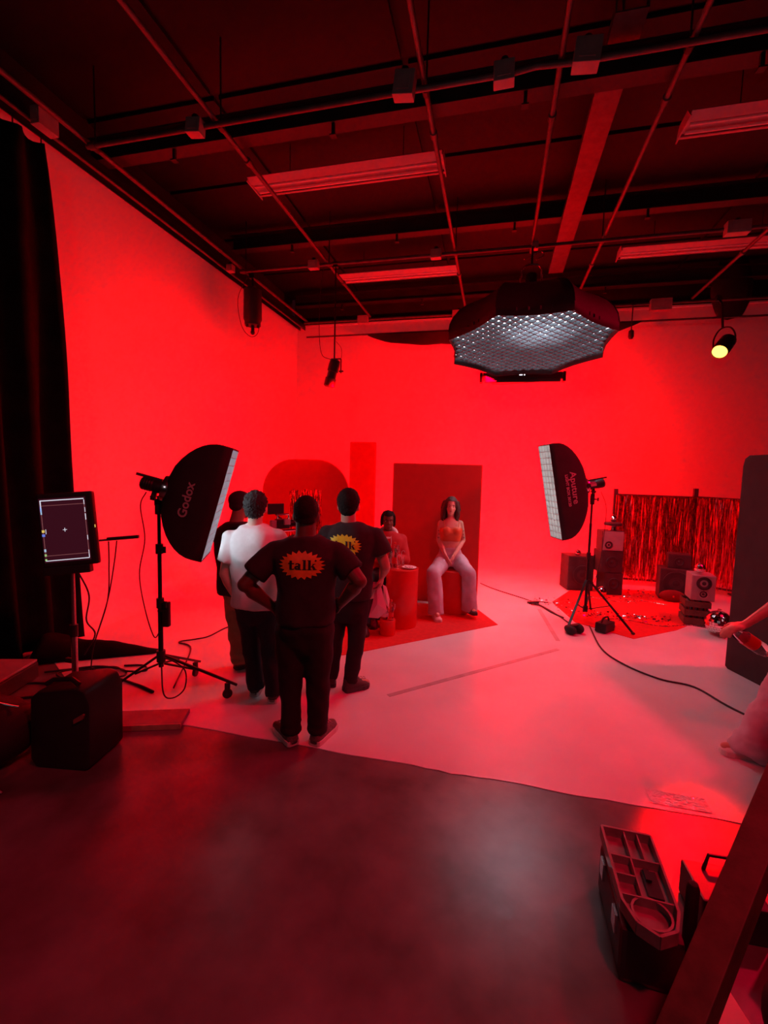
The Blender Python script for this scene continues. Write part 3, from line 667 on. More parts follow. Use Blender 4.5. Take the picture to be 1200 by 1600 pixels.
for a in (.55, 2.3, 4.3):
    bb = B(); bb.bar((.02*cos(a), .02*sin(a), .16), (.26*cos(a), .26*sin(a), .015), .02, .016); bb.build('leg', 'blackm', t)

# ------------------------------------------------------------------ PA speaker, bag, board
t = thing('loudspeaker', 'black plastic floor loudspeaker in front of the monitor stand', 'speaker', (-2.385, 2.10, -.004), YAW-.08)
prof = [(-.155, 0), (.155, 0), (.185, .03), (.19, .40), (.16, .475), (.10, .49), (-.13, .455), (-.175, .42), (-.185, .05)]
bb = B(); bb.prism(prof, .30, lambda u, v, w: (u, w-.10, v)); bb.build('cabinet', 'blackp', t, bevel=.022, smooth='auto')
bb = B(); bb.prism([(u*.86, v*.86+.03) for u, v in prof], .02, lambda u, v, w: (u, .20+w, v)); bb.build('grille', 'cone', t)
M['hole'] = mat('handle_recess', (.30, .10, .09), .5, var=.1)
bb = B(); bb.prism([(.10, .29), (.155, .32), (.165, .345), (.155, .35), (.10, .315)], .012, lambda u, v, w: (u, -.112+w, v)); bb.build('handle_recess', 'hole', t)
bb = B(); bb.tube([(-.1, -.06, .49), (-.06, -.05, .515), (.05, -.05, .525), (.10, -.06, .50)], .014, 8); bb.build('top_handle', 'blackp', t)
for x in (-.12, .12):
    bb = B(); bb.lathe([(.02, 0), (.02, .012)], (x, 0, -.004), 10); bb.build('rubber_foot', 'cable', t)
t = thing('duffel_bag', 'slumped black duffel bag in the lower left corner beside the loudspeaker', 'bag', (-2.86, 1.93, -.004), .3)
bb = B(); bb.ell((0, 0, .185), (.31, .24, .20), nu=28, nv=18)
bb.v = [(x*(1+.10*noise.noise(Vector((x*6, y*6, z*6)))), y*(1+.1*noise.noise(Vector((x*5, y*7, z*5+4)))), max(.0, z*(1+.12*noise.noise(Vector((x*7+3, y*7, 0)))))) for x, y, z in bb.v]
bag = bb.build('body', 'blackf', t, smooth=True)
bb = B(); bb.tube(spline([(-.2, -.17, .28), (-.1, -.25, .36), (.06, -.26, .36), (.17, -.2, .27)]), .012, 8); bb.build('handle', 'cable', t, smooth=True)
bb = B(); bb.tube(spline([(-.24, -.04, .345), (0, -.03, .395), (.22, 0, .34)]), .006, 6); bb.build('zip', 'chrome', t)
t = thing('flat_board', 'thin pale-edged board lying on the floor behind the loudspeaker', 'board', (-2.27, 2.56, -.004), .36)
bb = B(); bb.box((0, 0, .02), (.52, .20, .032)); bb.build('top', 'concrete', t, bevel=.003); bb = B(); bb.box((0, -.106, .021), (.52, .012, .036)); bb.build('edge_strip', 'woodb', t)
# cables on the floor
def cable(pts, lab, r=.007, mt='cable', n=8):
    bb = B(); bb.tube(spline(pts, n), r, 6); return tag(bb.build('floor_cable', mt, smooth=True), lab, 'cable', 'cables on the studio floor')
z0 = .009; zc = .005
cable([(-3.85, 2.55, zc), (-3.55, 2.78, .0), (-3.30, 2.82, z0), (-3.05, 3.02, z0), (-2.72, 2.98, z0), (-2.52, 2.92, z0)], 'black cable leading from the left edge to the left light stand', .010)
cable([(-3.62, 2.95, z0), (-3.35, 3.12, z0), (-3.15, 3.02, z0), (-3.30, 2.9, z0), (-3.48, 2.95, .022), (-3.30, 3.14, .022), (-3.05, 3.18, z0), (-2.95, 3.08, z0), (-3.1, 2.98, .02), (-3.28, 3.02, .022)], 'tangle of black cable looped beside the monitor stand', .008)
cable([(-3.5, 2.5, zc), (-3.3, 2.62, zc), (-3.12, 2.78, zc+.02), (-2.95, 2.66, zc), (-3.05, 2.5, zc), (-3.25, 2.45, zc)], 'thick black cable curled on the bare concrete near the case', .010)
cable([(-3.1, 3.25, z0), (-2.95, 3.30, z0), (-2.85, 3.22, z0), (-2.98, 3.14, .022), (-3.18, 3.2, z0), (-3.4, 3.05, z0)], 'small loop of black cable at the edge of the crumpled cloth', .008)
cable([(-2.40, 3.0, .02), (-2.80, 3.75, z0), (-3.02, 3.86, z0), (-2.92, 3.98, z0), (-2.84, 4.10, z0), (-2.80, 4.45, z0), (-2.55, 4.70, z0), (-2.35, 4.75, z0)], 'thin cable wandering from the left light stand toward the crew', .007)
cable([(-2.25, 2.69, .36), (-2.21, 2.66, .16), (-2.16, 2.70, .12), (-2.10, 2.74, .18), (-2.11, 2.76, .30), (-2.18, 2.72, .38), (-2.24, 2.70, .40)], 'loop of thin cable drooping from the left stand base', .005)
cable([(-2.36, 2.70, 1.58), (-2.41, 2.70, 1.48), (-2.37, 2.69, 1.25), (-2.42, 2.69, 1.0), (-2.38, 2.69, .75), (-2.30, 2.68, .56), (-2.25, 2.68, .60)], 'thin cable hanging down beside the left light stand', .004)
cable([(1.16, 5.75, z0), (1.14, 4.99, z0), (1.26, 4.62, z0), (1.48, 4.37, z0), (1.72, 4.28, z0), (1.86, 3.95, z0), (2.15, 3.5, z0)], 'long black cable curving across the white floor from the right tripod', .008)
cable([(-.17, 7.51, z0), (.05, 7.2, z0), (.31, 6.93, z0), (.60, 6.61, z0), (.80, 6.2, z0), (.95, 5.75, z0)], 'thin cable running from behind the red panel to the right tripod', .006, 'cable')
cable([(.55, 6.5, z0), (.66, 6.42, .02), (.78, 6.18, z0), (.90, 5.98, z0)], 'short black cable end lying near the small clamps on the white floor', .010)
cable([(1.24, 5.98, 1.6), (1.31, 5.98, 1.4), (1.30, 5.98, 1.0), (1.27, 5.96, .7), (1.22, 5.93, .5)], 'thin cable hanging down beside the right tripod pole', .004)
cable([(-2.95, 1.98, .01), (-2.66, 1.80, zc), (-2.56, 1.78, zc), (-2.48, 1.76, zc)], 'pale thin cable end on the concrete in the lower left corner', .006, 'cablew')
t = thing('floor_clamp', 'dark metal clamp lying on the white floor between panel and tripod', 'clamp', (.58, 6.55, 0), .5)
bb = B(); bb.box((0, 0, .02), (.16, .05, .03)); bb.build('jaw', 'blackm', t, bevel=.005); bb = B(); bb.tube([(.06, 0, .03), (.2, -.05, .02)], .01, 8); bb.build('screw', 'chrome', t)
# painted-over seam strips on the white floor
for a, c, lab in [((-.75, 3.40), (.70, 4.86), 'long pale grey taped seam running diagonally over the white floor'), ((.64, 6.30), (.73, 5.12), 'short taped seam on the white floor beside the right tripod')]:
    a = Vector((*a, 0)); c = Vector((*c, 0)); bb = B(); bb.bar(a+Vector((0, 0, .0015)), c+Vector((0, 0, .0015)), .045, .002)
    tag(bb.build('floor_tape', mat('grey_tape', (.42, .42, .43), .4, var=.15)), lab, 'tape')
# ------------------------------------------------------------------ red set pieces
def rounded(w, h, r, n=10):
    pts = [(-w/2, 0), (w/2, 0)]
    for k in range(n+1):
        a = pi/2*k/n; pts.append((w/2-r+r*cos(a), h-r+r*sin(a)))
    for k in range(n+1):
        a = pi/2+pi/2*k/n; pts.append((-w/2+r+r*cos(a), h-r+r*sin(a)))
    return pts
def flat_panel(name, label, loc, rz, poly, mt, braces, th=.04, h=1.2):
    t = thing(name, label, 'panel', loc, rz)
    bb = B(); bb.prism(poly, th, lambda u, v, w: (u, w, v)); bb.build('board', mt, t, bevel=.004)
    for x in braces:
        bb = B(); bb.bar((x, th+.02, h), (x, th+.42, .03), .04, .03); bb.box((x, th+.22, .016), (.05, .44, .03)); bb.build('brace', 'woodb', t)
    return t
flat_panel('arched_panel', 'large red panel with a rounded arch top standing behind the crew', (-3.045, 7.0, 0), 0, rounded(1.53, 1.95, .56), 'archred', (-.4, .4))
flat_panel('narrow_panel', 'narrow tall red panel standing against the back wall', (-2.655, 9.0, 0), 0, rounded(.55, 2.38, .02, 2), 'archred', (-.12, .12), h=1.6)
flat_panel('tall_panel', 'broad rectangular red panel standing behind the seated woman', (-.775, 6.19, 0), .055, rounded(1.20, 1.90, .012, 2), 'redp', (-.42, .42))
b = B(); poly = [(.10, 5.46), (-.15, 6.0), (-.22, 6.10), (-1.36, 6.04), (-2.35, 5.35), (-2.45, 5.05), (-1.36, 4.05), (-1.23, 4.16)]
# subdivided mat edge with slight waviness
b.prism(poly, .006, lambda u, v, w: (u, v, w)); tag(b.build('red_mat', 'redf', bevel=0), 'thin red felt mat under the seated pair and the red cylinder table', 'mat')
b = B(); b.prism([(.85, 6.72), (1.30, 7.75), (3.15, 8.05), (2.75, 6.75), (2.40, 6.22), (2.14, 5.92), (1.56, 5.44), (1.02, 5.86)], .006, lambda u, v, w: (u, v, w)); tag(b.build('red_mat', 'redf'), 'red felt mat strewn with glitter under the speaker display', 'mat')
def drum(name, label, cat, loc, r, h, mt, rim=True):
    t = thing(name, label, cat, loc)
    bb = B(); bb.lathe([(r*.98, 0), (r, .012), (r, h-.012), (r*.985, h)], (0, 0, 0), 40); bb.build('body', mt, t, smooth='auto')
    if rim:
        bb = B(); bb.lathe([(r*.9, h+.0005), (r*1.015, h+.0005), (r*1.015, h+.014), (r*.97, h+.018), (r*.9, h+.018)], (0, 0, 0), 40, caps=True); bb.build('top', mt, t, smooth='auto')
    return t
drum('cylinder_table', 'waist-low red cylinder table carrying bottles and a plate', 'table', (-1.0, 5.10, .006), .185, .655, 'redgl')
drum('cylinder_stool', 'wide red cylinder stool the woman sits on', 'stool', (-.465, 5.87, .006), .215, .525, 'redp')
drum('small_pedestal', 'small red cylinder pedestal on the mat in front of the table', 'pedestal', (-1.075, 4.74, .006), .085, .15, 'redgl')
# block seat of the man, low
t = thing('cube_seat', 'dark red cube seat hidden behind the cylinder table', 'stool', (-1.28, 5.52, .006), .2)
bb = B(); bb.box((0, 0, .18), (.38, .38, .36)); bb.build('body', 'redp', t, bevel=.01); bb = B(); bb.box((0, 0, .375), (.36, .36, .03)); bb.build('pad', 'redf', t, bevel=.01)
def bottle(label, loc, h, r, group, neck=.35, mt='glass', cap='redgl', cat='bottle', handle=False):
    t = thing('glass_bottle', label, cat, loc, 0, group)
    bb = B(); bb.lathe([(r*.9, 0), (r, .01), (r, h*(1-neck)-.02), (r*.85, h*(1-neck)+.02), (r*.38, h*(1-neck*.55)), (r*.34, h-.02), (r*.36, h-.018), (r*.36, h)], (0, 0, 0), 20); bb.build('body', mt, t, smooth='auto')
    bb = B(); bb.lathe([(r*.40, h+.001), (r*.40, h+.022)], (0, 0, 0), 14); bb.build('cap', cap, t)
    bb = B(); bb.lathe([(r*1.01, h*.18), (r*1.01, h*.42)], (0, 0, 0), 20, caps=False); bb.build('label', 'paper' if not handle else 'redgl', t)
    if handle:
        bb = B(); bb.tube(spline([(r*.4, 0, h*.9), (r*1.2, 0, h*.92), (r*1.35, 0, h*.7), (r*.95, 0, h*.55)]), .007, 6); bb.build('handle', mt, t)
    return t
TZ = .682
bottle('tall clear bottle on the cylinder table, nearest the man in the hoodie', (-1.085, 5.06, TZ), .27, .034, 'bottles on the red cylinders', handle=True)
bottle('shorter clear bottle at the left rim of the cylinder table', (-1.145, 5.10, TZ), .22, .032, 'bottles on the red cylinders')
def goblet(label, loc, h, r):
    t = thing('drinking_glass', label, 'glass', loc, 0, 'glasses on the cylinder table')
    bb = B(); bb.lathe([(r*.75, 0), (r*.8, .006), (r, h), (r*.94, h), (r*.72, .012), (.001, .012)], (0, 0, 0), 18, caps=False); bb.build('bowl', 'glass', t, smooth='auto')
    bb = B(); bb.tube(spline([(r*.3, 0, .015), (-r*.4, 0, h*1.1), (-r*.3, .0, h*1.5), (r*.4, 0, h*1.62), (r*1.0, 0, h*1.45)]), .004, 6); bb.build('curly_straw', 'white', t)
goblet('small glass with a curly straw at the front rim of the cylinder table', (-1.03, 4.985, TZ), .10, .028)
goblet('small glass with a curly straw at the back of the cylinder table', (-1.02, 5.19, TZ), .11, .028)
t = thing('snack_plate', 'white plate of pale snacks on the cylinder table', 'plate', (-.915, 5.07, TZ))
bb = B(); bb.lathe([(.05, 0), (.055, .004), (.085, .014), (.083, .017), (.05, .008), (.001, .008)], (0, 0, 0), 24, caps=False); bb.build('plate', 'white', t, smooth='auto')
for k in range(6):
    a = k*1.05; bb = B(); bb.ell((.035*cos(a), .035*sin(a), .018), (.018, .014, .010), nu=10, nv=6); bb.build('snack', 'paper', t, smooth=True)
bottle('square clear bottle on the small red pedestal, left one', (-1.11, 4.74, .176), .155, .042, 'bottles on the red cylinders', .3)
bottle('slim clear bottle with red handle on the small red pedestal, right one', (-1.035, 4.72, .176), .20, .028, 'bottles on the red cylinders', handle=True)
# tinsel column in front of the arch
t = thing('tinsel_column', 'tall red column hung with sparkling tinsel in front of the arched panel', 'decoration', (-2.42, 5.6, 0))
bb = B(); bb.lathe([(.16, 0), (.16, 1.36), (.12, 1.38)], (0, 0, 0), 24); bb.build('core', 'redp', t, smooth='auto')
bb = B()
for k in range(150):
    a = random.random()*2*pi; r = .17+.035*random.random(); x, y = r*cos(a), r*sin(a); z1 = 1.36+.16*random.random(); z0_ = random.uniform(.1, .9); tw = random.random()*pi; wd = .006
    pts = []
    for j in range(7):
        z = z1+(z0_-z1)*j/6; dx, dy = cos(tw+j*1.1)*wd, sin(tw+j*1.1)*wd; pts.append([(x+dx+.006*sin(j+k), y+dy, z), (x-dx+.006*sin(j+k), y-dy, z)])
    bb.sheet(pts)
o = bb.build('tinsel_fringe', 'tinsel', t, recalc=False); o['kind'] = 'stuff'

# ------------------------------------------------------------------ speaker display on the right
def speaker(label, loc, rz, w, h, d, drivers, mt='spk', front='spk', cat='speaker', tiltx=0):
    t = thing('vintage_speaker', label, cat, loc, rz, 'old speakers of the party display')
    bb = B(); bb.box((0, 0, h/2), (w, d, h)); bb.build('cabinet', mt, t, bevel=.012)
    bb = B(); bb.box((0, -d/2-.004, h/2), (w*.94, .008, h*.96)); bb.build('baffle', front, t, bevel=.003)
    for (x, z, r, ringm) in drivers:
        R = rotm('X', pi/2); y = -d/2-.008
        bb = B(); bb.lathe([(r*1.0, 0), (r*1.18, 0), (r*1.15, .012), (r*1.0, .012)], (x, y, z), 24, R, caps=False); dr = bb.build('driver_ring', ringm, t, smooth='auto')
        bb = B(); bb.lathe([(.001, -.01+.022), (r*.3, .006), (r*.34, -.012+.004), (r*.9, .008), (r*1.0, .004)], (x, y, z), 24, R, caps=False); bb.build('cone', 'cone', dr, smooth='auto')
    return t
def mirror_ball(label, loc, r, group='mirror balls of the party display', hang=True):
    t = thing('mirror_ball', label, 'mirror ball', loc, 0, group)
    bb = B(); nv = 10 if r < .09 else 16
    for i in range(nv):
        p0, p1 = pi*i/nv-pi/2, pi*(i+1)/nv-pi/2; n = max(4, int(2*nv*cos((p0+p1)/2)))
        for j in range(n):
            a0, a1 = 2*pi*(j+.05)/n, 2*pi*(j+.95)/n; q0, q1 = p0+.05*(p1-p0), p1-.05*(p1-p0)
            f = lambda a, p: (r*cos(p)*cos(a), r*cos(p)*sin(a), r*sin(p))
            bb.add([f(a0, q0), f(a1, q0), f(a1, q1), f(a0, q1)], [(0, 1, 2, 3)])
    o = bb.build('mirror_facets', 'mirror', t, recalc=False); o['kind'] = 'stuff'
    bb = B(); bb.ell((0, 0, 0), (r*.97, r*.97, r*.97)); bb.build('core', 'chrome', t, smooth=True)
    bb = B(); bb.tube([(0, 0, r*.97), (0, 0, r*1.14)], r*.14, 10); bb.build('cap', 'chrome', t)
    return t
Zr = .006
speaker('big floor speaker with a wide round cone at the far left of the display', (1.32, 7.74, Zr), .22, .40, .54, .34, [(0.02, .25, .13, 'spk')])
speaker('lowest speaker of the three-high stack', (1.77, 7.58, Zr), .22, .28, .335, .28, [(0, .17, .08, 'spk')])
speaker('middle speaker of the three-high stack', (1.73, 7.58, Zr+.336), .20, .33, .335, .28, [(0, .16, .08, 'spk')])
speaker('top grey-fronted speaker of the three-high stack with a bright ring', (1.74, 7.58, Zr+.672), .10, .31, .30, .28, [(-.06, .09, .05, 'chrome')], 'spk', 'spkg')
t = thing('turntable', 'dark disc on a silver foot crowning the three-high speaker stack', 'decoration', (1.77, 7.58, Zr+.973))
bb = B(); bb.lathe([(.06, 0), (.05, .02), (.05, .06), (.12, .075)], (0, 0, 0), 24); bb.build('foot', 'chrome', t, smooth='auto'); bb = B(); bb.lathe([(.12, .076), (.13, .08), (.13, .11), (.11, .125)], (0, 0, 0), 28); bb.build('disc', 'cone', t, smooth='auto')
mirror_ball('small mirror ball on the dark disc atop the speaker stack', (1.77, 7.58, Zr+1.10+.055), .055)
mirror_ball('small mirror ball on top of the far left floor speaker', (1.30, 7.62, Zr+.54+.05), .05)
mirror_ball('small mirror ball on the mat between left floor speaker and stack', (1.62, 7.32, Zr+.072), .07)
speaker('wide speaker with a large dark cone standing in front of the tinsel curtain', (2.66, 7.58, Zr), -.15, .42, .46, .30, [(0, .25, .15, 'cone')])
speaker('small speaker box on top of the wide dark-coned speaker', (2.70, 7.60, Zr+.461), -.2, .29, .21, .24, [(0, .1, .06, 'spk')])
t = thing('round_cushion', 'dark red round cushion leaning at the wide speaker base', 'cushion', (2.56, 7.33, Zr), 0)
bb = B(); bb.ell((0, 0, .085), (.17, .06, .085)); bb.build('cover', 'cushred', t, smooth=True); bb = B(); bb.ell((0, -.058, .085), (.014, .008, .014)); bb.build('button', 'redgl', t)
t = thing('record_crate', 'wooden record crate under the purple-lit speaker', 'crate', (2.46, 6.30, .006), -.15)
for z in (.03, .13, .235):
    bb = B(); bb.box((0, -.14, z+.03), (.27, .014, .07)); bb.build('slat', 'wood', t); bb = B(); bb.box((0, .14, z+.03), (.27, .014, .07)); bb.build('slat', 'wood', t)
    for s in (-1, 1): bb = B(); bb.box((s*.128, 0, z+.03), (.014, .266, .07)); bb.build('slat', 'wood', t)
bb = B(); bb.box((0, 0, .012), (.25, .26, .016)); bb.build('bottom', 'wood', t)
for k in range(12): bb = B(); bb.box((-.11+.02*k, 0, .15), (.006, .24, .25)); bb.build('record_sleeve', ('spk', 'redp', 'spkg')[k % 3], t)
speaker('purple-lit grey speaker with ringed cone on the record crate', (2.50, 6.30, .320), -.12, .25, .31, .28, [(0, .215, .068, 'cone'), (0, .085, .042, 'chrome')], 'spkg', 'spkg')
mirror_ball('small mirror ball on top of the purple-lit grey speaker', (2.46, 6.24, .64+.062), .06)
mirror_ball('large mirror ball on the floor beside the black flat', (2.56, 5.90, .142), .14)
# tinsel curtain frame
t = thing('tinsel_curtain', 'red tinsel curtain on a low frame behind the speakers', 'curtain', (0, 0, 0))
P0, P1, P2 = Vector((1.95, 8.3, 0)), Vector((3.12, 8.3, 0)), Vector((3.72, 7.85, 0))
for p, hh in ((P0, 1.60), (P1, 1.64), (P2, 1.46)):
    bb = B(); bb.box(p+Vector((0, 0, hh/2)), (.06, .06, hh)); bb.box(p+Vector((0, .1, .012)), (.2, .4, .024)); bb.build('post', 'spk', t)
for a, c in ((P0, P1), (P1, P2)):
    bb = B(); bb.bar(a+Vector((0, 0, 1.50)), c+Vector((0, 0, 1.49)), .04, .04); bb.build('top_rail', 'spk', t)
    bb = B(); bb.bar(a+Vector((0, 0, .10)), c+Vector((0, 0, .10)), .03, .03); bb.build('bottom_rail', 'spk', t)
bb = B()
for a, c, N in ((P0, P1, 420), (P1, P2, 200)):
    dr = (c-a); nn = Vector((dr.y, -dr.x, 0)).normalized()
    if nn.y > 0: nn = -nn
    for k in range(N):
        p = a.lerp(c, random.random()) + nn*(.025+.05*random.random()); z1 = 1.50; z0_ = random.uniform(.06, .22); tw = random.random()*pi; wd = random.uniform(.004, .008); ph = random.random()*6
        pts = []
        for j in range(9):
            z = z1+(z0_-z1)*j/8; aa = tw+j*random.uniform(.2, .7); off = .010*sin(ph+j*.8)
            q = p + Vector((cos(aa)*wd, sin(aa)*wd, z)) + dr.normalized()*off; q2 = p + Vector((-cos(aa)*wd, -sin(aa)*wd, z)) + dr.normalized()*off
            pts.append([tuple(q), tuple(q2)])
        bb.sheet(pts)
o = bb.build('tinsel_fringe', 'tinsel', t, recalc=False); o['kind'] = 'stuff'
t = thing('silver_tinsel', 'loose silver and pink tinsel streamers hanging beside the black flat', 'decoration', (2.70, 5.66, 0))
bb = B(); bb.tube([(0, .0, 0), (0, 0, 1.35)], .012, 8); bb.lathe([(.1, 0), (.1, .012), (.02, .02)], (0, 0, 0), 16); bb.build('pole', 'blackm', t)
bb = B()
for k in range(46):
    x, y = random.gauss(-.02, .05), random.gauss(0, .05); z1 = 1.34-.1*random.random(); L = random.uniform(.4, 1.2); pts = []; tw = random.random()*6; wd = .006
    for j in range(10):
        z = max(.012, z1-L*j/9); aa = tw+j*.8; xx = x - .04*j/9 + .012*sin(j*1.3+k); pts.append([(xx+cos(aa)*wd, y+sin(aa)*wd, z), (xx-cos(aa)*wd, y-sin(aa)*wd, z)])
    bb.sheet(pts)
o = bb.build('streamers', 'foil', t, recalc=False); o['kind'] = 'stuff'
# glitter scraps on the mat
bb = B()
for k in range(800):
    q = random.random()
    if q < .45: a = Vector((1.1, 6.2, 0)).lerp(Vector((2.4, 6.35, 0)), random.random()) + Vector((random.gauss(0, .12), random.gauss(0, .10), 0))
    elif q < .8: a = Vector((1.5, 7.2, 0)).lerp(Vector((2.5, 7.7, 0)), random.random()) + Vector((random.gauss(0, .12), random.gauss(0, .2), 0))
    else: a = Vector((.55, 6.6, 0)).lerp(Vector((1.2, 6.7, 0)), random.random()) + Vector((random.gauss(0, .1), random.gauss(0, .12), 0))
    if any((a.x-cx)**2+(a.y-cy)**2 < rr*rr for cx, cy, rr in ((1.32, 7.74, .30), (1.75, 7.58, .25), (2.66, 7.58, .30), (2.46, 6.30, .24), (1.62, 7.32, .10), (2.56, 5.9, .18), (2.56, 7.33, .2))): continue
    r = random.uniform(.005, .019); R = Matrix.Rotation(random.random()*6, 3, 'Z') @ Matrix.Rotation(random.uniform(-.9, .9), 3, 'X')
    bb.add([a + Vector((0, 0, .018)) + R @ Vector(v) for v in ((-r, -r*.5, 0), (r, -r*.5, 0), (r*1.2, r*.6, 0), (-r*.8, r*.5, 0))], [(0, 1, 2, 3)])
o = bb.build('glitter', 'foil', recalc=False); tag(o, 'scattered silver glitter and foil scraps on the display mat', 'glitter', kind='stuff')
for k, (x, y, lab) in enumerate([(1.95, 6.02, 'long foil garland snaking along the front edge of the display mat'), (1.85, 7.05, 'foil garland curled before the three-high speaker stack')]):
    bb = B()
    for j in range(90):
        s = j/89; p = Vector((x-.55+1.1*s, y+.07*sin(s*9+k), .03)); R = Matrix.Rotation(random.random()*6, 3, 'Z') @ Matrix.Rotation(random.uniform(-1.2, 1.2), 3, 'X'); r = random.uniform(.01, .024)
        bb.add([p + R @ Vector(v) for v in ((-r, -.003, 0), (r, -.003, 0), (r, .003, 0), (-r, .003, 0))], [(0, 1, 2, 3)])
    bb.tube([(x-.55+1.1*j/30, y+.07*sin(j/30*9+k), .025) for j in range(31)], .004, 5)
    tag(bb.build('foil_garland', 'foil', recalc=False), lab, 'garland')
# black V flat on the right edge
t = thing('black_flat', 'tall black foam board flat at the right edge', 'flat', (0, 0, 0))
A = Vector((2.19, 4.86, 0)); Bq = Vector((2.50, 3.90, 0)); Cq = Vector((3.35, 4.25, 0))
def leaf(a, c, h=2.0):
    d = (c-a); L = d.length; d.normalize(); n = Vector((-d.y, d.x, 0))
    poly = [(0, .02), (.03, .0), (L-.01, 0), (L, .01), (L, h-.05), (L-.05, h), (.06, h), (.015, h-.03), (0, h-.1)]
    bb = B(); bb.prism(poly, .04, lambda u, v, w: tuple(a+d*u+n*w+Vector((0, 0, v)))); return bb
leaf(A, Bq).build('near_leaf', mat('black_foam', (.030, .022, .024), .8, var=.25, scale=5), t, bevel=.006); leaf(Bq+Vector((.02, .02, 0)), Cq).build('far_leaf', MATS['black_foam'], t, bevel=.006)
bb = B()
for z in (.3, 1.0, 1.7): bb.box(Bq+Vector((.01, .01, z)), (.05, .05, .12))
bb.build('tape_hinge', 'blackf', t)

# ------------------------------------------------------------------ foreground, lower right
t = thing('tool_case', 'black tool case with a divided tray on top in the lower right foreground', 'tool case', (.60, 1.80, -.004), -.03)
bb = B(); bb.box((0, .02, .10), (.20, .40, .20)); bb.build('body', 'blackp', t, bevel=.02)
outline = [(-.095, .235), (-.09, -.12), (-.06, -.20), (0, -.235), (.06, -.20), (.09, -.12), (.095, .235)]
bb = B(); bb.prism(outline, .012, lambda u, v, w: (u, v, .212+w)); tray = bb.build('tray', mat('worn_red_tray', (.24, .15, .16), .4, var=.25, scale=20), t, bevel=.003)
n = len(outline)
for i in range(n):
    a = outline[i]; c = outline[(i+1) % n]; bb = B(); bb.bar((a[0], a[1], .24), (c[0], c[1], .24), .010, .046); bb.build('rim', MATS['worn_red_tray'], tray)
for a, c in (((-.09, .09), (.09, .09)), ((-.01, .09), (-.01, .235)), ((.04, .09), (.04, .235)), ((-.015, .09), (-.015, -.09)), ((-.09, 0), (-.015, 0)), ((-.09, -.09), (.09, -.09))):
    bb = B(); bb.bar((*a, .238), (*c, .238), .006, .040); bb.build('divider', MATS['worn_red_tray'], tray)
bb = B(); bb.lathe([(.058, .0), (.066, .0), (.066, .03), (.058, .03)], (0, -.145, .225), 20, caps=False); bb.build('cup_ring', MATS['worn_red_tray'], tray)
bb = B(); bb.box((.04, .0, .232), (.05, .12, .02)); bb.box((.03, .03, .246), (.02, .05, .012)); bb.build('small_tool', 'blackm', tray)
for y in (.12, -.1):
    bb = B(); bb.box((-.104, y, .16), (.012, .05, .07)); bb.build('latch', 'chrome', t)
t = thing('padded_post', 'short black rounded post standing beside the tool case', 'post', (.775, 1.80, -.004))
bb = B(); bb.lathe([(.022, 0), (.022, .26), (.016, .278), (.006, .284)], (0, 0, 0), 14); bb.build('shaft', 'blackf', t, smooth='auto'); bb = B(); bb.lathe([(.06, 0), (.06, .01), (.025, .02)], (0, 0, 0), 16); bb.build('foot', 'blackm', t)
t = thing('black_crate', 'low black crate with a folding handle behind the leaning timber', 'crate', (.965, 1.99, -.004), .05)
bb = B(); bb.box((0, 0, .075), (.24, .20, .145)); bb.build('body', 'blackp', t, bevel=.008); bb = B(); bb.tube([(-.05, .06, .15), (-.02, .09, .19), (.10, .09, .19), (.11, .06, .15)], .008, 6); bb.build('handle', 'blackm', t)
t = thing('cardboard_box', 'small reddish cardboard box at the right edge behind the leaning timber', 'box', (1.26, 1.84, -.004), .4)
bb = B(); bb.box((0, 0, .14), (.26, .24, .27)); bb.build('body', mat('cardboard', (.40, .26, .20), .8, var=.15), t, bevel=.004); bb = B(); bb.box((0, 0, .278), (.262, .05, .004)); bb.build('tape', 'woodb', t)
t = thing('black_bag', 'black soft bag between the two leaning timbers', 'bag', (1.0, 1.53, -.004), .3)
bb = B(); bb.ell((0, 0, .13), (.13, .11, .13), nu=20, nv=14); bb.v = [(x*(1+.1*noise.noise(Vector((x*9, y*9, z*9)))), y, max(0, z*(1+.1*noise.noise(Vector((x*9, y*9, 3)))))) for x, y, z in bb.v]; bb.build('body', 'blackf', t, smooth=True)
bb = B(); bb.tube(spline([(-.06, -.03, .24), (-.03, -.04, .29), (.04, -.04, .29), (.07, -.03, .23)]), .008, 6); bb.build('handle', 'cable', t); bb = B(); bb.lathe([(.02, -.003), (.026, 0), (.02, .003)], (.05, -.08, .2), 12, rotm('X', 1.2)); bb.build('buckle', 'chrome', t)
t = thing('paper_roll', 'pale pink wrapped bundle at the bottom right corner', 'bundle', (.71, 1.40, -.004), .2)
bb = B(); bb.box((0, 0, .12), (.12, .20, .24)); bb.build('body', mat('pink_wrap', (.62, .40, .40), .7, var=.1), t, bevel=.03, smooth='auto'); bb = B(); bb.box((0, 0, .10), (.125, .205, .02)); bb.build('band', 'white', t, bevel=.003)
# leaning timber trestle
t = thing('wooden_trestle', 'dark timber trestle legs slanting across the lower right corner', 'trestle', (0, 0, 0))
apex = Vector((1.66, 2.42, 1.62))
def timber(a, c, w, d, nm): bb = B(); bb.bar(a, c, w, d, (0, 0, 1)); return bb.build(nm, 'wood', t, bevel=.004)
timber((.205, .86, .0), apex, .085, .10, 'leg'); timber((.62, .92, .0), apex+Vector((.10, -.05, 0)), .085, .10, 'leg')
timber((2.25, 2.30, .0), apex+Vector((.02, .04, 0)), .085, .09, 'leg'); timber((1.95, 2.0, .0), apex+Vector((.10, -.04, 0)), .085, .09, 'leg')
bb = B(); bb.tube([apex+Vector((-.06, .05, -.04)), apex+Vector((.18, -.08, -.04))], .012, 8); bb.build('hinge_bolt', 'chrome', t)
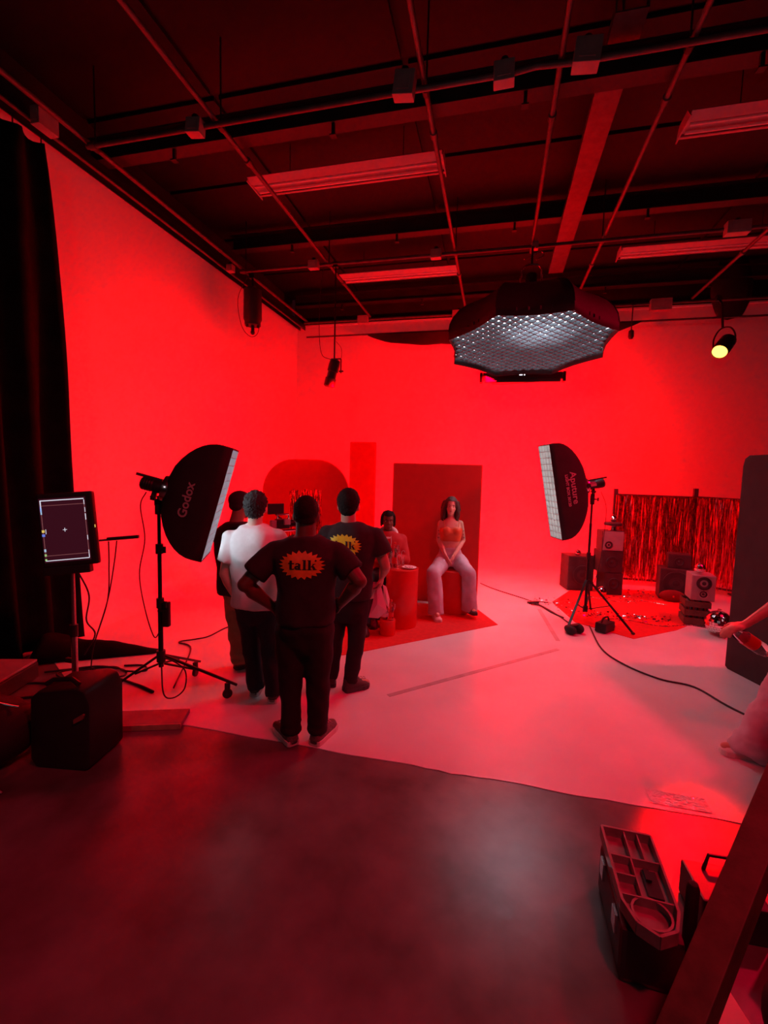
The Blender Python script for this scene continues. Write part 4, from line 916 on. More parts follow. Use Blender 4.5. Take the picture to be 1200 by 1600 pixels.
# scuffed clear tape on the floor edge
bb = B(); g = []
for i in range(50):
    row = []
    for j in range(22): x = .90+.30*i/49; y = 2.635+.12*j/21; row.append((x, y, .0025+.006*abs(noise.noise(Vector((x*45, y*45, 0))))))
    g.append(row)
bb.sheet(g); o = bb.build('crinkled_tape', mat('crinkled_tape', (.70, .70, .71), .08, var=.03, scale=60)); tag(o, 'crinkled glossy tape patch on the white floor edge at right', 'tape')
# ------------------------------------------------------------------ people
def remesh(bb, name, voxel, smooth=4, fac=.5):
    me = bb.mesh('tmp'); o = bpy.data.objects.new('tmp', me); C.objects.link(o)
    md = o.modifiers.new('r', 'REMESH'); md.mode = 'VOXEL'; md.voxel_size = voxel
    if smooth:
        ms = o.modifiers.new('s', 'SMOOTH'); ms.factor = fac; ms.iterations = smooth
    dg = bpy.context.evaluated_depsgraph_get()
    out = bpy.data.meshes.new_from_object(o.evaluated_get(dg)); out.name = name
    bpy.data.objects.remove(o); bpy.data.meshes.remove(me)
    return out
def folds(me, amp, sx=6., sz=3., seed=0., zr=None):
    nv = [v.normal.copy() for v in me.vertices]
    for v, n in zip(me.vertices, nv):
        p = v.co
        k = (1-2.2*abs(noise.noise(Vector((p.x*sx*.9+seed+2.*p.z, p.y*sx*.9, p.z*sz*1.3-1.5*p.x)))))*.7 + .6*noise.noise(Vector((p.x*sx+seed, p.y*sx, p.z*sz))) + .5*noise.noise(Vector((p.x*sx*2.3, p.y*sx*2.3+seed, p.z*sz*2.6+p.x*5)))
        v.co = p + n*amp*k
    me.update()
V = Vector
def lim(bb, pts, rad, n=14):
    """round-ended limb: resampled tapered tube with spheres at joints"""
    pts = [V(p) for p in pts]
    bb.tube(pts, rad, n)
    for p, r in zip(pts, rad): bb.ell(p, (r, r, r), nu=n, nv=8)
def frustum(bb, pts, rad, n=16): bb.tube([V(p) for p in pts], rad, n)
def mid(a, c, t): return V(a).lerp(V(c), t)
def loftz(bb, secs, h, n=28, e=2.4):
    """secs: (cx,cy,z,rx,ry); cross-section turned by heading h"""
    R = rotm('Z', h); rows = []
    for cx, cy, z, rx, ry in secs:
        row = []
        for j in range(n):
            t = 2*pi*j/n; c, s = cos(t), sin(t)
            p = V((rx*abs(c)**(2/e)*(1 if c >= 0 else -1), ry*abs(s)**(2/e)*(1 if s >= 0 else -1), 0)); p = R @ p
            row.append((cx+p.x, cy+p.y, z))
        rows.append(row)
    k = len(rows); vs = [p for r in rows for p in r]
    fs = [(i*n+j, i*n+(j+1) % n, (i+1)*n+(j+1) % n, (i+1)*n+j) for i in range(k-1) for j in range(n)]
    fs += [tuple(range(n-1, -1, -1)), tuple((k-1)*n+j for j in range(n))]
    bb.add(vs, fs)
def hand(bb, wrist, d, pn, thumb, curl=.5, sc=1., grip=0.):
    """palm from wrist along d, palm normal pn (fingers curl toward pn), thumb on side 'thumb' (+1/-1 along d x pn)"""
    w = V(wrist); d = V(d).normalized(); pn = V(pn); pn = (pn-d*pn.dot(d)).normalized(); s = d.cross(pn).normalized()*thumb
    L = .085*sc
    R = Matrix((s, pn, d)).transposed()
    bb.ell(w+d*L*.55, (.040*sc, .017*sc, .052*sc), R, 14, 10)
    bb.ell(w+d*L*.25+s*.012*sc, (.030*sc, .018*sc, .035*sc), R, 12, 8)
    for k, (off, ln) in enumerate(((.030, .078), (.010, .088), (-.010, .082), (-.029, .064))):
        p = w + d*L*.95 + s*off*sc - d*abs(off-.01)*.25*sc; dd = d.copy(); r = .0088*sc
        pts = [p-d*.02*sc]; rad = [r]
        ang = 0.
        for seg in (.42, .32, .26):
            ang += curl*(.55 if seg > .4 else .75); dd = d*cos(ang) + pn*sin(ang); p = p + dd*ln*seg*sc; pts.append(p); rad.append(r*(1-.12*len(pts)/3))
        lim(bb, pts, rad, 8)
    p = w + d*L*.28 + s*.030*sc; td = (s*.75 + d*.65 + pn*.25).normalized()
    q = p + td*.038*sc; td2 = (d*.85 + s*.15 + pn*(.2+.5*curl)).normalized(); r = q + td2*.030*sc; e = r + (td2+pn*.2*curl).normalized()*.024*sc
    lim(bb, [p-td*.012*sc, q, r, e], [.013*sc, .0115*sc, .010*sc, .0085*sc], 8)
def head_frame(c, h, pitch=0., roll=0.):
    R = rotm('Z', h) @ rotm('X', pitch) @ rotm('Y', roll); c = V(c)
    return R, (lambda x, y, z: c + R @ V((x, y, z)))
def head_mesh(bb, c, h, sc=1., pitch=0., roll=0., slim=1.):
    """local +y is where the face looks"""
    R, f = head_frame(c, h, pitch, roll); s = sc
    bb.ell(f(0, -.012*s, .030*s), (.074*s*slim, .094*s, .086*s), R, 24, 16)
    bb.ell(f(0, .022*s, -.030*s), (.060*s*slim, .066*s, .082*s), R, 20, 14)
    bb.ell(f(0, .052*s, -.088*s), (.030*s*slim, .028*s, .026*s), R, 14, 10)          # chin
    bb.ell(f(0, .066*s, .020*s), (.055*s*slim, .022*s, .018*s), R, 14, 8)            # brow
    for k in (-1, 1):
        bb.ell(f(k*.040*s*slim, .050*s, -.030*s), (.024*s, .026*s, .024*s), R, 12, 8)     # cheek
        bb.ell(f(k*.077*s*slim, -.010*s, -.012*s), (.010*s, .020*s, .032*s), R @ rotm('Z', k*-.35), 12, 8)  # ear
    bb.ell(f(0, .092*s, -.022*s), (.014*s, .016*s, .014*s), R, 10, 8)                # nose tip
    bb.tube([f(0, .076*s, .014*s), f(0, .088*s, -.012*s)], [.009*s, .012*s], 8)
    bb.ell(f(0, .077*s, -.058*s), (.022*s, .012*s, .010*s), R, 12, 8)                # lips
    return R, f
def face_parts(person, f, R, s, lip, brow, slim=1.):
    M.setdefault('eyewhite', mat('eye_white', (.75, .72, .70), .3, var=0)); M.setdefault('iris', mat('eye_dark', (.03, .02, .015), .2, var=0))
    for k in (-1, 1):
        bb = B(); bb.ell(f(k*.030*s*slim, .0705*s, .000*s), (.0125*s, .010*s, .0075*s), R, 12, 8); e = bb.build('eye', 'eyewhite', person, smooth=True)
        bb = B(); bb.ell(f(k*.030*s*slim, .0785*s, .000*s), (.0060*s, .004*s, .0060*s), R, 10, 6); bb.build('iris', 'iris', e, smooth=True)
        bb = B(); bb.tube([f(k*.016*s*slim, .086*s, .018*s), f(k*.030*s*slim, .0835*s, .024*s), f(k*.044*s*slim, .074*s, .019*s)], [.003*s, .004*s, .002*s], 6); bb.build('eyebrow', brow, person)
    bb = B(); bb.tube([f(-.022*s, .079*s, -.057*s), f(-.008*s, .0895*s, -.054*s), f(.008*s, .0895*s, -.054*s), f(.022*s, .079*s, -.057*s)], [.002*s, .0045*s, .0045*s, .002*s], 6)
    bb.tube([f(-.020*s, .079*s, -.060*s), f(0, .0885*s, -.064*s), f(.020*s, .079*s, -.060*s)], [.002*s, .006*s, .002*s], 6); bb.build('lips', lip, person, smooth=True)
def skin_mat(nm, c): M[nm] = mat('skin_'+nm, c, .45, var=.08, scale=25, spec=.4); return nm
def shoe(person, ankle, toe, mt, sole, w=.046, hgt=.085, name='shoe', laces=None):
    """ankle, toe: ground points (x,y,z) ; heel lies behind the ankle"""
    a, t = V(ankle), V(toe); d = (t-a); d.z = 0; L = d.length; d.normalize(); s = V((d.y, -d.x, 0)); z = a.z
    secs = [(-.055, .55, .30, .055), (-.045, .80, .9, .02), (-.01, .92, 1.05, .0), (.04, .95, .95, 0), (.09, 1.02, .72, 0), (L-.055, 1.12, .56, 0), (L-.015, .98, .46, 0), (L+.012, .5, .30, .0)]
    rows = []
    for u, kw, kh, lift in secs:
        row = []
        for j in range(14):
            t_ = 2*pi*j/14; c, q = cos(t_), sin(t_)
            zz = .026 + (hgt*kh)*max(0, q)**.8 if q > 0 else .026 + .012*q
            row.append(tuple(a + d*u + s*(w*kw*c*(1-.25*max(0, q))) + V((0, 0, zz))))
        rows.append(row+[row[0]])
    bb = B(); bb.sheet(rows); n = 15
    bb.f.append(tuple(range(13, -1, -1))); bb.f.append(tuple((len(secs)-1)*n+j for j in range(14)))
    o = bb.build(name, mt, person, smooth=True, weld=True)
    poly = []
    for u, kw, kh, l in secs: poly.append((u, w*kw*1.08))
    poly += [(u, -v) for u, v in reversed(poly)]
    bb = B(); bb.prism(poly, .034, lambda u, v, ww: tuple(a+d*u+s*v+V((0, 0, .001+ww)))); bb.build('sole', sole, o, bevel=.004)
    if laces:
        bb = B()
        for k in range(4):
            u = .055+.026*k; hh = .028+hgt*(.86-.075*k); bb.tube([a+d*u+s*.022+V((0, 0, hh-.006)), a+d*u+V((0, 0, hh+.004)), a+d*u-s*.022+V((0, 0, hh-.006))], .0035, 5)
        bb.build('laces', laces, o)
    return o
def star_print(person, shirt, cx, cz, w, h, mt, y_from=-1., tilt=0.):
    """starburst print with the word on the back of a shirt, laid on its surface"""
    me = shirt.data; bm = bmesh.new(); bm.from_mesh(me); bvh = BVHTree.FromBMesh(bm)
    def drop(x, z, off):
        r = bvh.ray_cast(V((x, y_from, z)), V((0, 1, 0)))
        return tuple(r[0]+V((0, -off, 0))) if r[0] is not None else (x, -.12, z)
    NP = 22; NR = 7; rows = []
    for k in range(NP*2*3):
        fr_ = k/3; i0 = int(fr_); q = fr_-i0
        def corner(i): rr = 1. if i % 2 == 0 else .80; a = 2*pi*i/(NP*2); return V((cos(a)*rr*w/2, sin(a)*rr*h/2, 0))
        p = corner(i0).lerp(corner(i0+1), q)
        rows.append([(cx+p.x*j/NR, cz+p.y*j/NR+tilt*p.x*j/NR) for j in range(NR+1)])
    rows.append(rows[0])
    bb = B(); bb.sheet([[drop(x, z, .003) for x, z in r] for r in rows]); o = bb.build('starburst_print', mt, shirt, smooth=True, weld=True)
    # the word 'talk' with a small mark, heavy slab letters
    bb = B(); H = h*.34; W0 = w*.50
    def rect(x0, z0, x1, z1):
        nx, nz = max(1, int(abs(x1-x0)/.008)), max(1, int(abs(z1-z0)/.012)); g = []
        for i in range(nx+1):
            g.append([drop(cx+(x0+(x1-x0)*i/nx), cz+(z0+(z1-z0)*k/nz)+tilt*(x0+(x1-x0)*i/nx), .0055) for k in range(nz+1)])
        bb.sheet(g)
    def arc(x, z, rx, rz, a0, a1, wd0, n=12):
        g = []
        for i in range(n+1):
            a = a0+(a1-a0)*i/n; g.append([drop(cx+x+cos(a)*(rx-k*wd0/2), cz+z+sin(a)*(rz-k*wd0*.35), .0055) for k in (0, 1, 2)])
        bb.sheet(g)
    b0 = -H*.45; st = W0*.105
    x = -W0/2
    rect(x, b0, x+st, b0+H*.92); rect(x-st*.55, b0+H*.58, x+st*1.9, b0+H*.68); arc(x+st*1.05, b0+H*.17, st*1.05, H*.17, pi, 2*pi*.93, st*.5)
    x += W0*.25
    arc(x+st*.75, b0+H*.22, st*1.15, H*.22, 0, 2*pi, st*.9); rect(x+st*1.1, b0, x+st*2.05, b0+H*.60); arc(x+st*.9, b0+H*.52, st*1.0, H*.16, .15, pi*.95, st*.5); rect(x+st*1.1, b0, x+st*2.4, b0+H*.07)
    x += W0*.33
    rect(x, b0, x+st, b0+H*1.0); rect(x-st*.4, b0, x+st*1.4, b0+H*.08); rect(x-st*.4, b0+H*.93, x+st, b0+H*1.0)
    x += W0*.21
    def diag(x0, z0, x1, z1, wd):
        n = 6; bb.sheet([[drop(cx+x0+(x1-x0)*i/n+wd*q, cz+z0+(z1-z0)*i/n+tilt*(x0+(x1-x0)*i/n), .0055) for q in (0, .5, 1)] for i in range(n+1)])
    rect(x, b0, x+st, b0+H*1.0); rect(x-st*.4, b0+H*.93, x+st, b0+H*1.0); rect(x-st*.4, b0, x+st*1.4, b0+H*.07)
    diag(x+st*.95, b0+H*.30, x+st*2.0, b0+H*.62, st*.55); rect(x+st*1.7, b0+H*.56, x+st*2.8, b0+H*.63); diag(x+st*1.25, b0+H*.40, x+st*2.1, b0, st*1.0); rect(x+st*1.8, b0, x+st*3.4, b0+H*.07)
    arc(W0/2+st*.9, b0+H*.95, st*.4, H*.085, 0, 2*pi, st*.75)
    bb.build('print_lettering', 'ink', shirt, recalc=False)
    bm.free()

def person(label, loc, rz, J, skin, body_voxel=.0075):
    """J: joints in a frame with x to the camera's right, y away from the camera"""
    t = thing('person', label, 'person', loc, rz, None)
    bb = B(); sc = J.get('hs', 1.)
    R, f = head_mesh(bb, J['head'], J['hh'], sc, J.get('hp', 0), J.get('hr', 0), J.get('slim', 1.))
    lim(bb, [J['neck'], mid(J['neck'], f(0, -.02, -.06), .6), f(0, -.015, -.03)], [J.get('nr', .058), J.get('nr', .058)*.95, J.get('nr', .058)*.95])
    loftz(bb, J['torso'], J['th'])
    ar = J.get('ar', 1.)
    for sd in ('L', 'R'): lim(bb, [V(J['neck'])+V((0, 0, -.03)), mid(J['neck'], J['sh'+sd], .5)+V((0, 0, -.012)), V(J['sh'+sd])], [.045*ar, .046*ar, .05*ar])
    for sd in ('L', 'R'):
        s, e, w_ = V(J['sh'+sd]), V(J['el'+sd]), V(J['wr'+sd])
        lim(bb, [s, mid(s, e, .35), e, mid(e, w_, .3), mid(e, w_, .75), w_], [.052*ar, .050*ar, .040*ar, .042*ar, .031*ar, .026*ar])
        hd = J['hand'+sd]; hand(bb, w_, hd[0], hd[1], hd[2], hd[3], J.get('hsz', 1.))
        h_, k_, a_ = V(J['hip'+sd]), V(J['kn'+sd]), V(J['an'+sd])
        lim(bb, [h_, mid(h_, k_, .4), k_, mid(k_, a_, .3), a_], [.072, .066, .048, .050, .034])
        to = V(J['toe'+sd]); lim(bb, [a_+V((0, 0, -.02)), V((a_.x, a_.y, a_.z-.045)).lerp(V((to.x, to.y, a_.z-.045)), .75)], [.032, .026])
    me = remesh(bb, 'body', body_voxel, 3)
    body = link(me, 'body', skin, t, True)
    return t, f, R, sc
def tee(t, J, mt, hem, sleeve=.60, off=.0, sl_r=(.085, .088, .092), voxel=.012, amp=.010, seed=0., name='t_shirt', neck=True, smooth=5, secs=None, fullarm=False, cuff=.05):
    bb = B(); loftz(bb, secs or [(c[0], c[1], c[2], c[3]+.022+off, c[4]+.022+off) for c in J['torso']], J['th'])
    for sd in ('L', 'R'):
        s, e, w_ = V(J['sh'+sd]), V(J['el'+sd]), V(J['wr'+sd])
        c = V(J['neck'])+V((0, 0, -.05))
        if not fullarm:
            frustum(bb, [mid(s, c, .35), s, mid(s, e, sleeve*.5), mid(s, e, sleeve)], [sl_r[0]*.85, sl_r[0]*.92, sl_r[1], sl_r[2]]); lim(bb, [V(J['neck'])+V((0, 0, -.035)), mid(s, V(J['neck']), .5)+V((0, 0, -.022)), s+V((0, 0, -.004))], [.062, .066, sl_r[0]*.86])
        else:
            lim(bb, [mid(s, c, .35), s, mid(s, e, .5), e, mid(e, w_, .5)], [sl_r[0]*.9, sl_r[0], sl_r[1], sl_r[2], cuff*1.15]); frustum(bb, [mid(e, w_, .5), mid(e, w_, .9), mid(e, w_, .93)], [cuff*1.15, cuff*1.05, cuff*.8])
        bb.ell(s, (sl_r[0]*.92,)*3)
    me = remesh(bb, name, voxel, smooth); folds(me, amp, 5., 3.2, seed)
    return link(me, name, mt, t, True)
def trousers(t, J, mt, rad, top, voxel=.012, amp=.009, seed=3., name='trousers', cuff=None, seat=True):
    """rad: radii at hip, mid thigh, knee, calf, hem"""
    bb = B()
    if seat: loftz(bb, top, J['th'])
    for sd in ('L', 'R'):
        h_, k_, a_ = V(J['hip'+sd]), V(J['kn'+sd]), V(J['an'+sd])
        lo = J.get('hemz', .0)
        e = a_ + (a_-k_).normalized()*lo
        lim(bb, [h_, mid(h_, k_, .5), k_], rad[:3]); frustum(bb, [k_, mid(k_, e, .5), mid(k_, e, .9), e], [rad[2], rad[3], rad[4], rad[4]*1.02])
        if cuff: bb.ell(mid(k_, e, .93), (rad[4]*1.14, rad[4]*1.14, .03)); bb.ell(mid(k_, e, .78), (rad[4]*1.12, rad[4]*1.12, .025))
    me = remesh(bb, name, voxel, 4); folds(me, amp, 7., 5., seed)
    return link(me, name, mt, t, True)
def short_hair(t, f, R, s, mt, bumps=0., low=-.055, thick=.012, seed=1., name='hair'):
    bb = B(); bb.ell(f(0, -.016*s, .034*s), ((.074+thick)*s, (.092+thick)*s, (.088+thick)*s), R, 40, 28)
    bb.ell(f(0, -.052*s, -.020*s), ((.058+thick*.8)*s, (.046+thick*.5)*s, .060*s), R, 30, 20)
    # cut away the face side
    Ri = R.transposed(); c0 = f(0, 0, 0)
    me = remesh(bb, name, .0055, 2)
    bm = bmesh.new(); bm.from_mesh(me); kill = []
    for v in bm.verts:
        p = Ri @ (v.co-c0); p = p/s
        if (p.y > .030 and p.z < .065+.35*(.06-p.y)) or (p.z < low) or (p.y > -.03 and p.z < .018 and p.y <= .030) or (p.z < .0 and p.y > -.030): kill.append(v)
    bmesh.ops.delete(bm, geom=kill, context='VERTS'); bm.to_mesh(me); bm.free()
    me.update()
    if bumps:
        for v, n in zip(me.vertices, [v.normal.copy() for v in me.vertices]):
            q = v.co*75+V((seed, 0, 0)); v.co = v.co + n*bumps*(abs(noise.noise(q))*1.6 + .6*noise.noise(v.co*160))
        me.update()
    return link(me, name, mt, t, True)
M.update(
 hairk=mat('black_hair', (.013, .011, .010), .7, var=.3, scale=60, bump=.5, bscale=220, spec=.2),
 hairg=mat('dark_curly_hair', (.032, .027, .027), .65, var=.5, scale=80, bump=.5, bscale=220, spec=.35),
 hairb=mat('dark_brown_hair', (.045, .018, .015), .45, var=.3, scale=60, bump=.4, bscale=160),
 teeb=mat('black_cotton', (.024, .021, .022), .9, var=.15, scale=30, bump=.1, bscale=240),
 teew=mat('white_cotton', (.74, .74, .73), .9, var=.04, scale=30, bump=.1, bscale=240),
 pantk=mat('black_trousers', (.014, .012, .013), .9, var=.15, scale=30, bump=.1, bscale=240),
 pantn=mat('navy_trousers', (.018, .018, .028), .85, var=.15, scale=30, bump=.1, bscale=240),
 khaki=mat('khaki_cotton', (.33, .20, .11), .85, var=.15, scale=12, bump=.15, bscale=200),
 denim=mat('pale_denim', (.46, .47, .56), .85, var=.16, scale=9, bump=.15, bscale=300),
 denimd=mat('grey_denim', (.50, .49, .55), .85, var=.18, scale=9, bump=.2, bscale=300),
 hood=mat('red_hoodie', (.42, .020, .030), .9, var=.08, bump=.1, bscale=240),
 hoodw=mat('white_hood_lining', (.70, .67, .66), .9, var=.05),
 top=mat('rust_satin', (.58, .11, .035), .4, var=.15),
 sneakg=mat('grey_knit_sneaker', (.13, .11, .11), .8, var=.3, scale=60),
 sneakk=mat('dark_sneaker', (.06, .055, .05), .6, var=.2),
 sneakb=mat('brown_sneaker', (.17, .09, .07), .6, var=.25, scale=30),
 soleg=mat('pale_sole', (.62, .60, .58), .6, var=.05), solek=mat('dark_sole', (.05, .045, .045), .6, var=.1),
 lip=mat('lips_rose', (.42, .12, .11), .4, var=0), lipd=mat('lips_brown', (.16, .06, .05), .4, var=0),
 tattoo=mat('tattoo_ink', (.20, .13, .11), .6, var=.3, scale=40),
)
skin_mat('dark', (.13, .060, .040)); skin_mat('brown', (.30, .155, .105)); skin_mat('tan', (.50, .30, .215)); skin_mat('fair', (.62, .40, .31))

def torso_std(x, y, zs, wide=1., deep=1.):
    """zs: hip bottom, waist, chest, shoulder, neck base"""
    a, b_, c, d, e = zs
    return [(x, y, a, .135*wide, .095*deep), (x, y, a+(b_-a)*.5, .138*wide, .10*deep), (x, y, b_, .128*wide, .098*deep), (x, y, c, .150*wide, .112*deep), (x, y, c+(d-c)*.6, .158*wide, .108*deep), (x, y, d, .135*wide, .085*deep), (x, y, e, .06, .06)]

# ---- man in black tee, hands on hips (nearest)
J = dict(head=(.003, .015, 1.477), hh=.05, hs=.98, neck=(.004, -.01, 1.34), nr=.066, th=0,
 torso=[(.01, 0, .80, .150, .120), (.01, .0, .90, .155, .125), (.01, 0, 1.0, .150, .122), (.008, -.005, 1.12, .165, .125), (.006, -.01, 1.22, .185, .115), (.005, -.01, 1.29, .160, .085), (.004, -.01, 1.345, .075, .065)],
 shL=(-.188, -.01, 1.238), elL=(-.355, -.085, 1.045), wrL=(-.215, .02, .885), shR=(.200, -.01, 1.250), elR=(.352, -.085, 1.085), wrR=(.232, .02, .915),
 handL=((.55, .75, -.25), (.75, -.55, 0), 1, .35), handR=((-.55, .75, -.25), (-.75, -.55, 0), -1, .35), ar=1.18,
 hipL=(-.085, 0, .74), knL=(-.085, .0, .42), anL=(-.075, -.02, .085), toeL=(-.24, .14, 0), hipR=(.10, 0, .74), knR=(.092, 0, .42), anR=(.098, -.01, .085), toeR=(.20, .20, 0), hemz=.02)
t, f, R, s = person('stocky man in black t-shirt and trousers, hands on hips, back to the camera', (-1.15, 2.66, 0), YAW, J, 'dark')
short_hair(t, f, R, s, 'hairk', .002, -.045, .006); face_parts(t, f, R, s, 'lipd', 'hairk')
sh = tee(t, J, 'teeb', .8, .70, .006, (.076, .080, .083), seed=1.)
star_print(t, sh, .006, 1.190, .285, .175, 'orange')
trousers(t, J, 'pantk', [.100, .095, .076, .066, .060], [(.01, 0, .60, .10, .085), (.01, 0, .66, .150, .115), (.01, 0, .76, .172, .138), (.01, 0, .88, .168, .135), (.01, 0, .95, .158, .130)], cuff=True)
shoe(t, (-.075, -.03, 0), (-.185, .13, 0), 'sneakg', 'soleg', .048, .085, laces='soleg'); shoe(t, (.10, -.02, 0), (.175, .165, 0), 'sneakg', 'soleg', .048, .085, laces='soleg')
# ---- man in white tee
J = dict(head=(-.092, .02, 1.465), hh=.05, hs=1.0, neck=(-.092, 0, 1.325), nr=.058, th=-.28,
 torso=torso_std(-.10, 0, (.70, .92, 1.10, 1.275, 1.325), 1.05, 1.0),
 shL=(-.268, 0, 1.225), elL=(-.315, -.03, .955), wrL=(-.235, .02, .74), shR=(.075, .02, 1.235), elR=(.14, .05, .985), wrR=(.10, .24, .90),
 handL=((.35, .15, -.95), (1, .2, .2), 1, .45), handR=((-.2, .9, .1), (-.5, 0, -.8), -1, .5), ar=1.0,
 hipL=(-.165, 0, .74), knL=(-.128, .02, .42), anL=(-.085, 0, .085), toeL=(-.09, .20, 0), hipR=(-.01, 0, .74), knR=(.035, -.03, .42), anR=(.085, -.10, .085), toeR=(.09, .10, 0), hemz=.04)
t, f, R, s = person('man in a white t-shirt and navy trousers with dark curly hair, back to the camera', (-1.68, 3.16, 0), YAW, J, 'fair')
short_hair(t, f, R, s, 'hairg', .012, -.070, .008, 4.); face_parts(t, f, R, s, 'lip', 'hairg')
tee(t, J, 'teew', .7, .66, .012, (.078, .086, .092), seed=5., amp=.015)
trousers(t, J, 'pantn', [.085, .082, .070, .068, .066], [(-.088, 0, .57, .095, .08), (-.088, 0, .63, .130, .10), (-.09, 0, .70, .150, .115), (-.095, 0, .80, .155, .115)])
shoe(t, (-.085, -.01, 0), (-.095, .18, 0), 'sneakk', 'soleg', .042, .075); shoe(t, (.085, -.11, 0), (.09, .09, 0), 'sneakk', 'soleg', .042, .075)

# ---- man in black tee on the right, arm hanging
J = dict(head=(-.010, .02, 1.495), hh=-.08, hs=1.02, neck=(-.005, 0, 1.355), nr=.062, th=-.12,
 torso=torso_std(.010, 0, (.76, .96, 1.12, 1.30, 1.36), 1.10, 1.08),
 shL=(-.168, 0, 1.26), elL=(-.235, .06, 1.02), wrL=(-.12, .27, .98), shR=(.205, 0, 1.25), elR=(.292, -.01, 1.02), wrR=(.276, .05, .895) if False else (.268, .06, .93),
 handL=((.6, .7, 0), (0, 0, -1), 1, .5), handR=((-.12, .12, -.98), (-1, .3, 0), -1, .9), ar=1.02,
 hipL=(-.065, 0, .78), knL=(-.10, .04, .44), anL=(-.135, .08, .085), toeL=(-.17, .28, 0), hipR=(.088, 0, .78), knR=(.075, 0, .44), anR=(.038, .0, .085), toeR=(.20, .08, 0), hemz=.02)
t, f, R, s = person('man in black t-shirt with a bright yellow star print, holding a white sheet', (-1.10, 3.40, 0), YAW, J, 'tan')
short_hair(t, f, R, s, 'hairk', .004, -.085, .012, 7.); face_parts(t, f, R, s, 'lip', 'hairk')
sh = tee(t, J, 'teeb', .7, .58, .010, (.082, .088, .094), seed=9.)
star_print(t, sh, -.025, 1.205, .27, .165, 'yellow', tilt=-.06)
trousers(t, J, 'pantk', [.085, .080, .068, .062, .060], [(.012, 0, .58, .095, .085), (.012, 0, .66, .135, .11), (.012, 0, .76, .150, .12), (.012, 0, .84, .150, .12)], seed=6.)
shoe(t, (.030, -.01, 0), (.165, .075, 0), 'sneakk', 'solek', .050, .088, laces='soleg'); shoe(t, (-.135, .07, 0), (-.17, .25, 0), 'sneakk', 'solek', .048, .085)
# folded paper sheets in his hand
Tm = Matrix.Translation((-1.10, 3.40, 0)) @ Matrix.Rotation(YAW, 4, 'Z')
t = thing('paper_sheets', 'folded white paper sheets hanging from the hand of the right-hand man', 'paper', (-1.10, 3.40, 0), YAW)
for nm, tri in (('sheet', [(.225, .075, .86), (.262, .085, .835), (.318, .11, .625), (.245, .10, .565), (.165, .085, .575), (.195, .08, .70)]), ('sheet', [(.275, .10, .85), (.305, .11, .83), (.335, .13, .72), (.33, .13, .64), (.29, .12, .70)]), ('sheet', [(.185, .10, .87), (.245, .095, .87), (.235, .10, .74), (.175, .11, .72)])):
    c_ = sum((V(p) for p in tri), V((0, 0, 0)))/len(tri) + V((0, -.022, 0)); n_ = len(tri)
    bb = B(); bb.add([tuple(c_)] + tri, [(0, k+1, (k+1) % n_+1) for k in range(n_)]); o = bb.build(nm, 'paper', t); md = o.modifiers.new('t', 'SOLIDIFY'); md.thickness = .002

# ---- camera operator on the far left, black tee, khaki trousers, cap
J = dict(head=(.005, .02, 1.445), hh=-.55, hs=1.0, hp=-.05, neck=(-.03, 0, 1.30), nr=.060, th=-.45,
 torso=torso_std(-.015, 0, (.68, .90, 1.06, 1.235, 1.30), 1.10, 1.05),
 shL=(-.150, .06, 1.19), elL=(-.10, .18, .95), wrL=(.14, .30, 1.09), shR=(.14, -.07, 1.19), elR=(.245, .03, .98), wrR=(.27, .20, 1.10),
 handL=((.8, .3, .3), (.2, 0, 1), 1, .6), handR=((.1, .6, .6), (0, .7, .7), -1, .6), ar=1.0,
 hipL=(-.06, .03, .72), knL=(-.045, .05, .42), anL=(.0, .03, .085), toeL=(.13, .16, 0), hipR=(.09, -.02, .72), knR=(.15, .0, .42), anR=(.19, .02, .085), toeR=(.30, .18, 0), hemz=.03)
t, f, R, s = person('man in dark cap and khaki trousers, half hidden at the left of the crew', (-2.12, 3.50, 0), YAW, J, 'brown')
face_parts(t, f, R, s, 'lipd', 'hairk')
bb = B(); bb.ell(f(0, -.014, .046), (.086, .105, .082), R, 30, 18); bb.ell(f(0, -.055, .0), (.066, .054, .05), R, 20, 12); me = remesh(bb, 'cap', .006, 3); cap = link(me, 'cap', 'teeb', t, True)
bb = B(); bb.ell(f(0, .125, .050), (.062, .062, .008), R @ rotm('X', -.1), 20, 8); bb.build('brim', 'teeb', cap, smooth=True)
bb = B(); bb.ell(f(0, -.014, .129), (.008, .008, .005), R, 8, 6); bb.build('button', 'greyprint', cap)
tee(t, J, 'teeb', .7, .70, .014, (.080, .088, .094), seed=13.)
trousers(t, J, 'khaki', [.090, .088, .080, .078, .076], [(.01, 0, .54, .10, .09), (.01, 0, .60, .13, .11), (.0, 0, .68, .15, .12), (-.01, 0, .76, .15, .12)], amp=.016, seed=2., cuff=True)
shoe(t, (.0, .02, 0), (.12, .13, 0), 'sneakb', 'solek', .046, .08, laces='sneakg'); shoe(t, (.19, .02, 0), (.29, .15, 0), 'sneakb', 'solek', .046, .08)
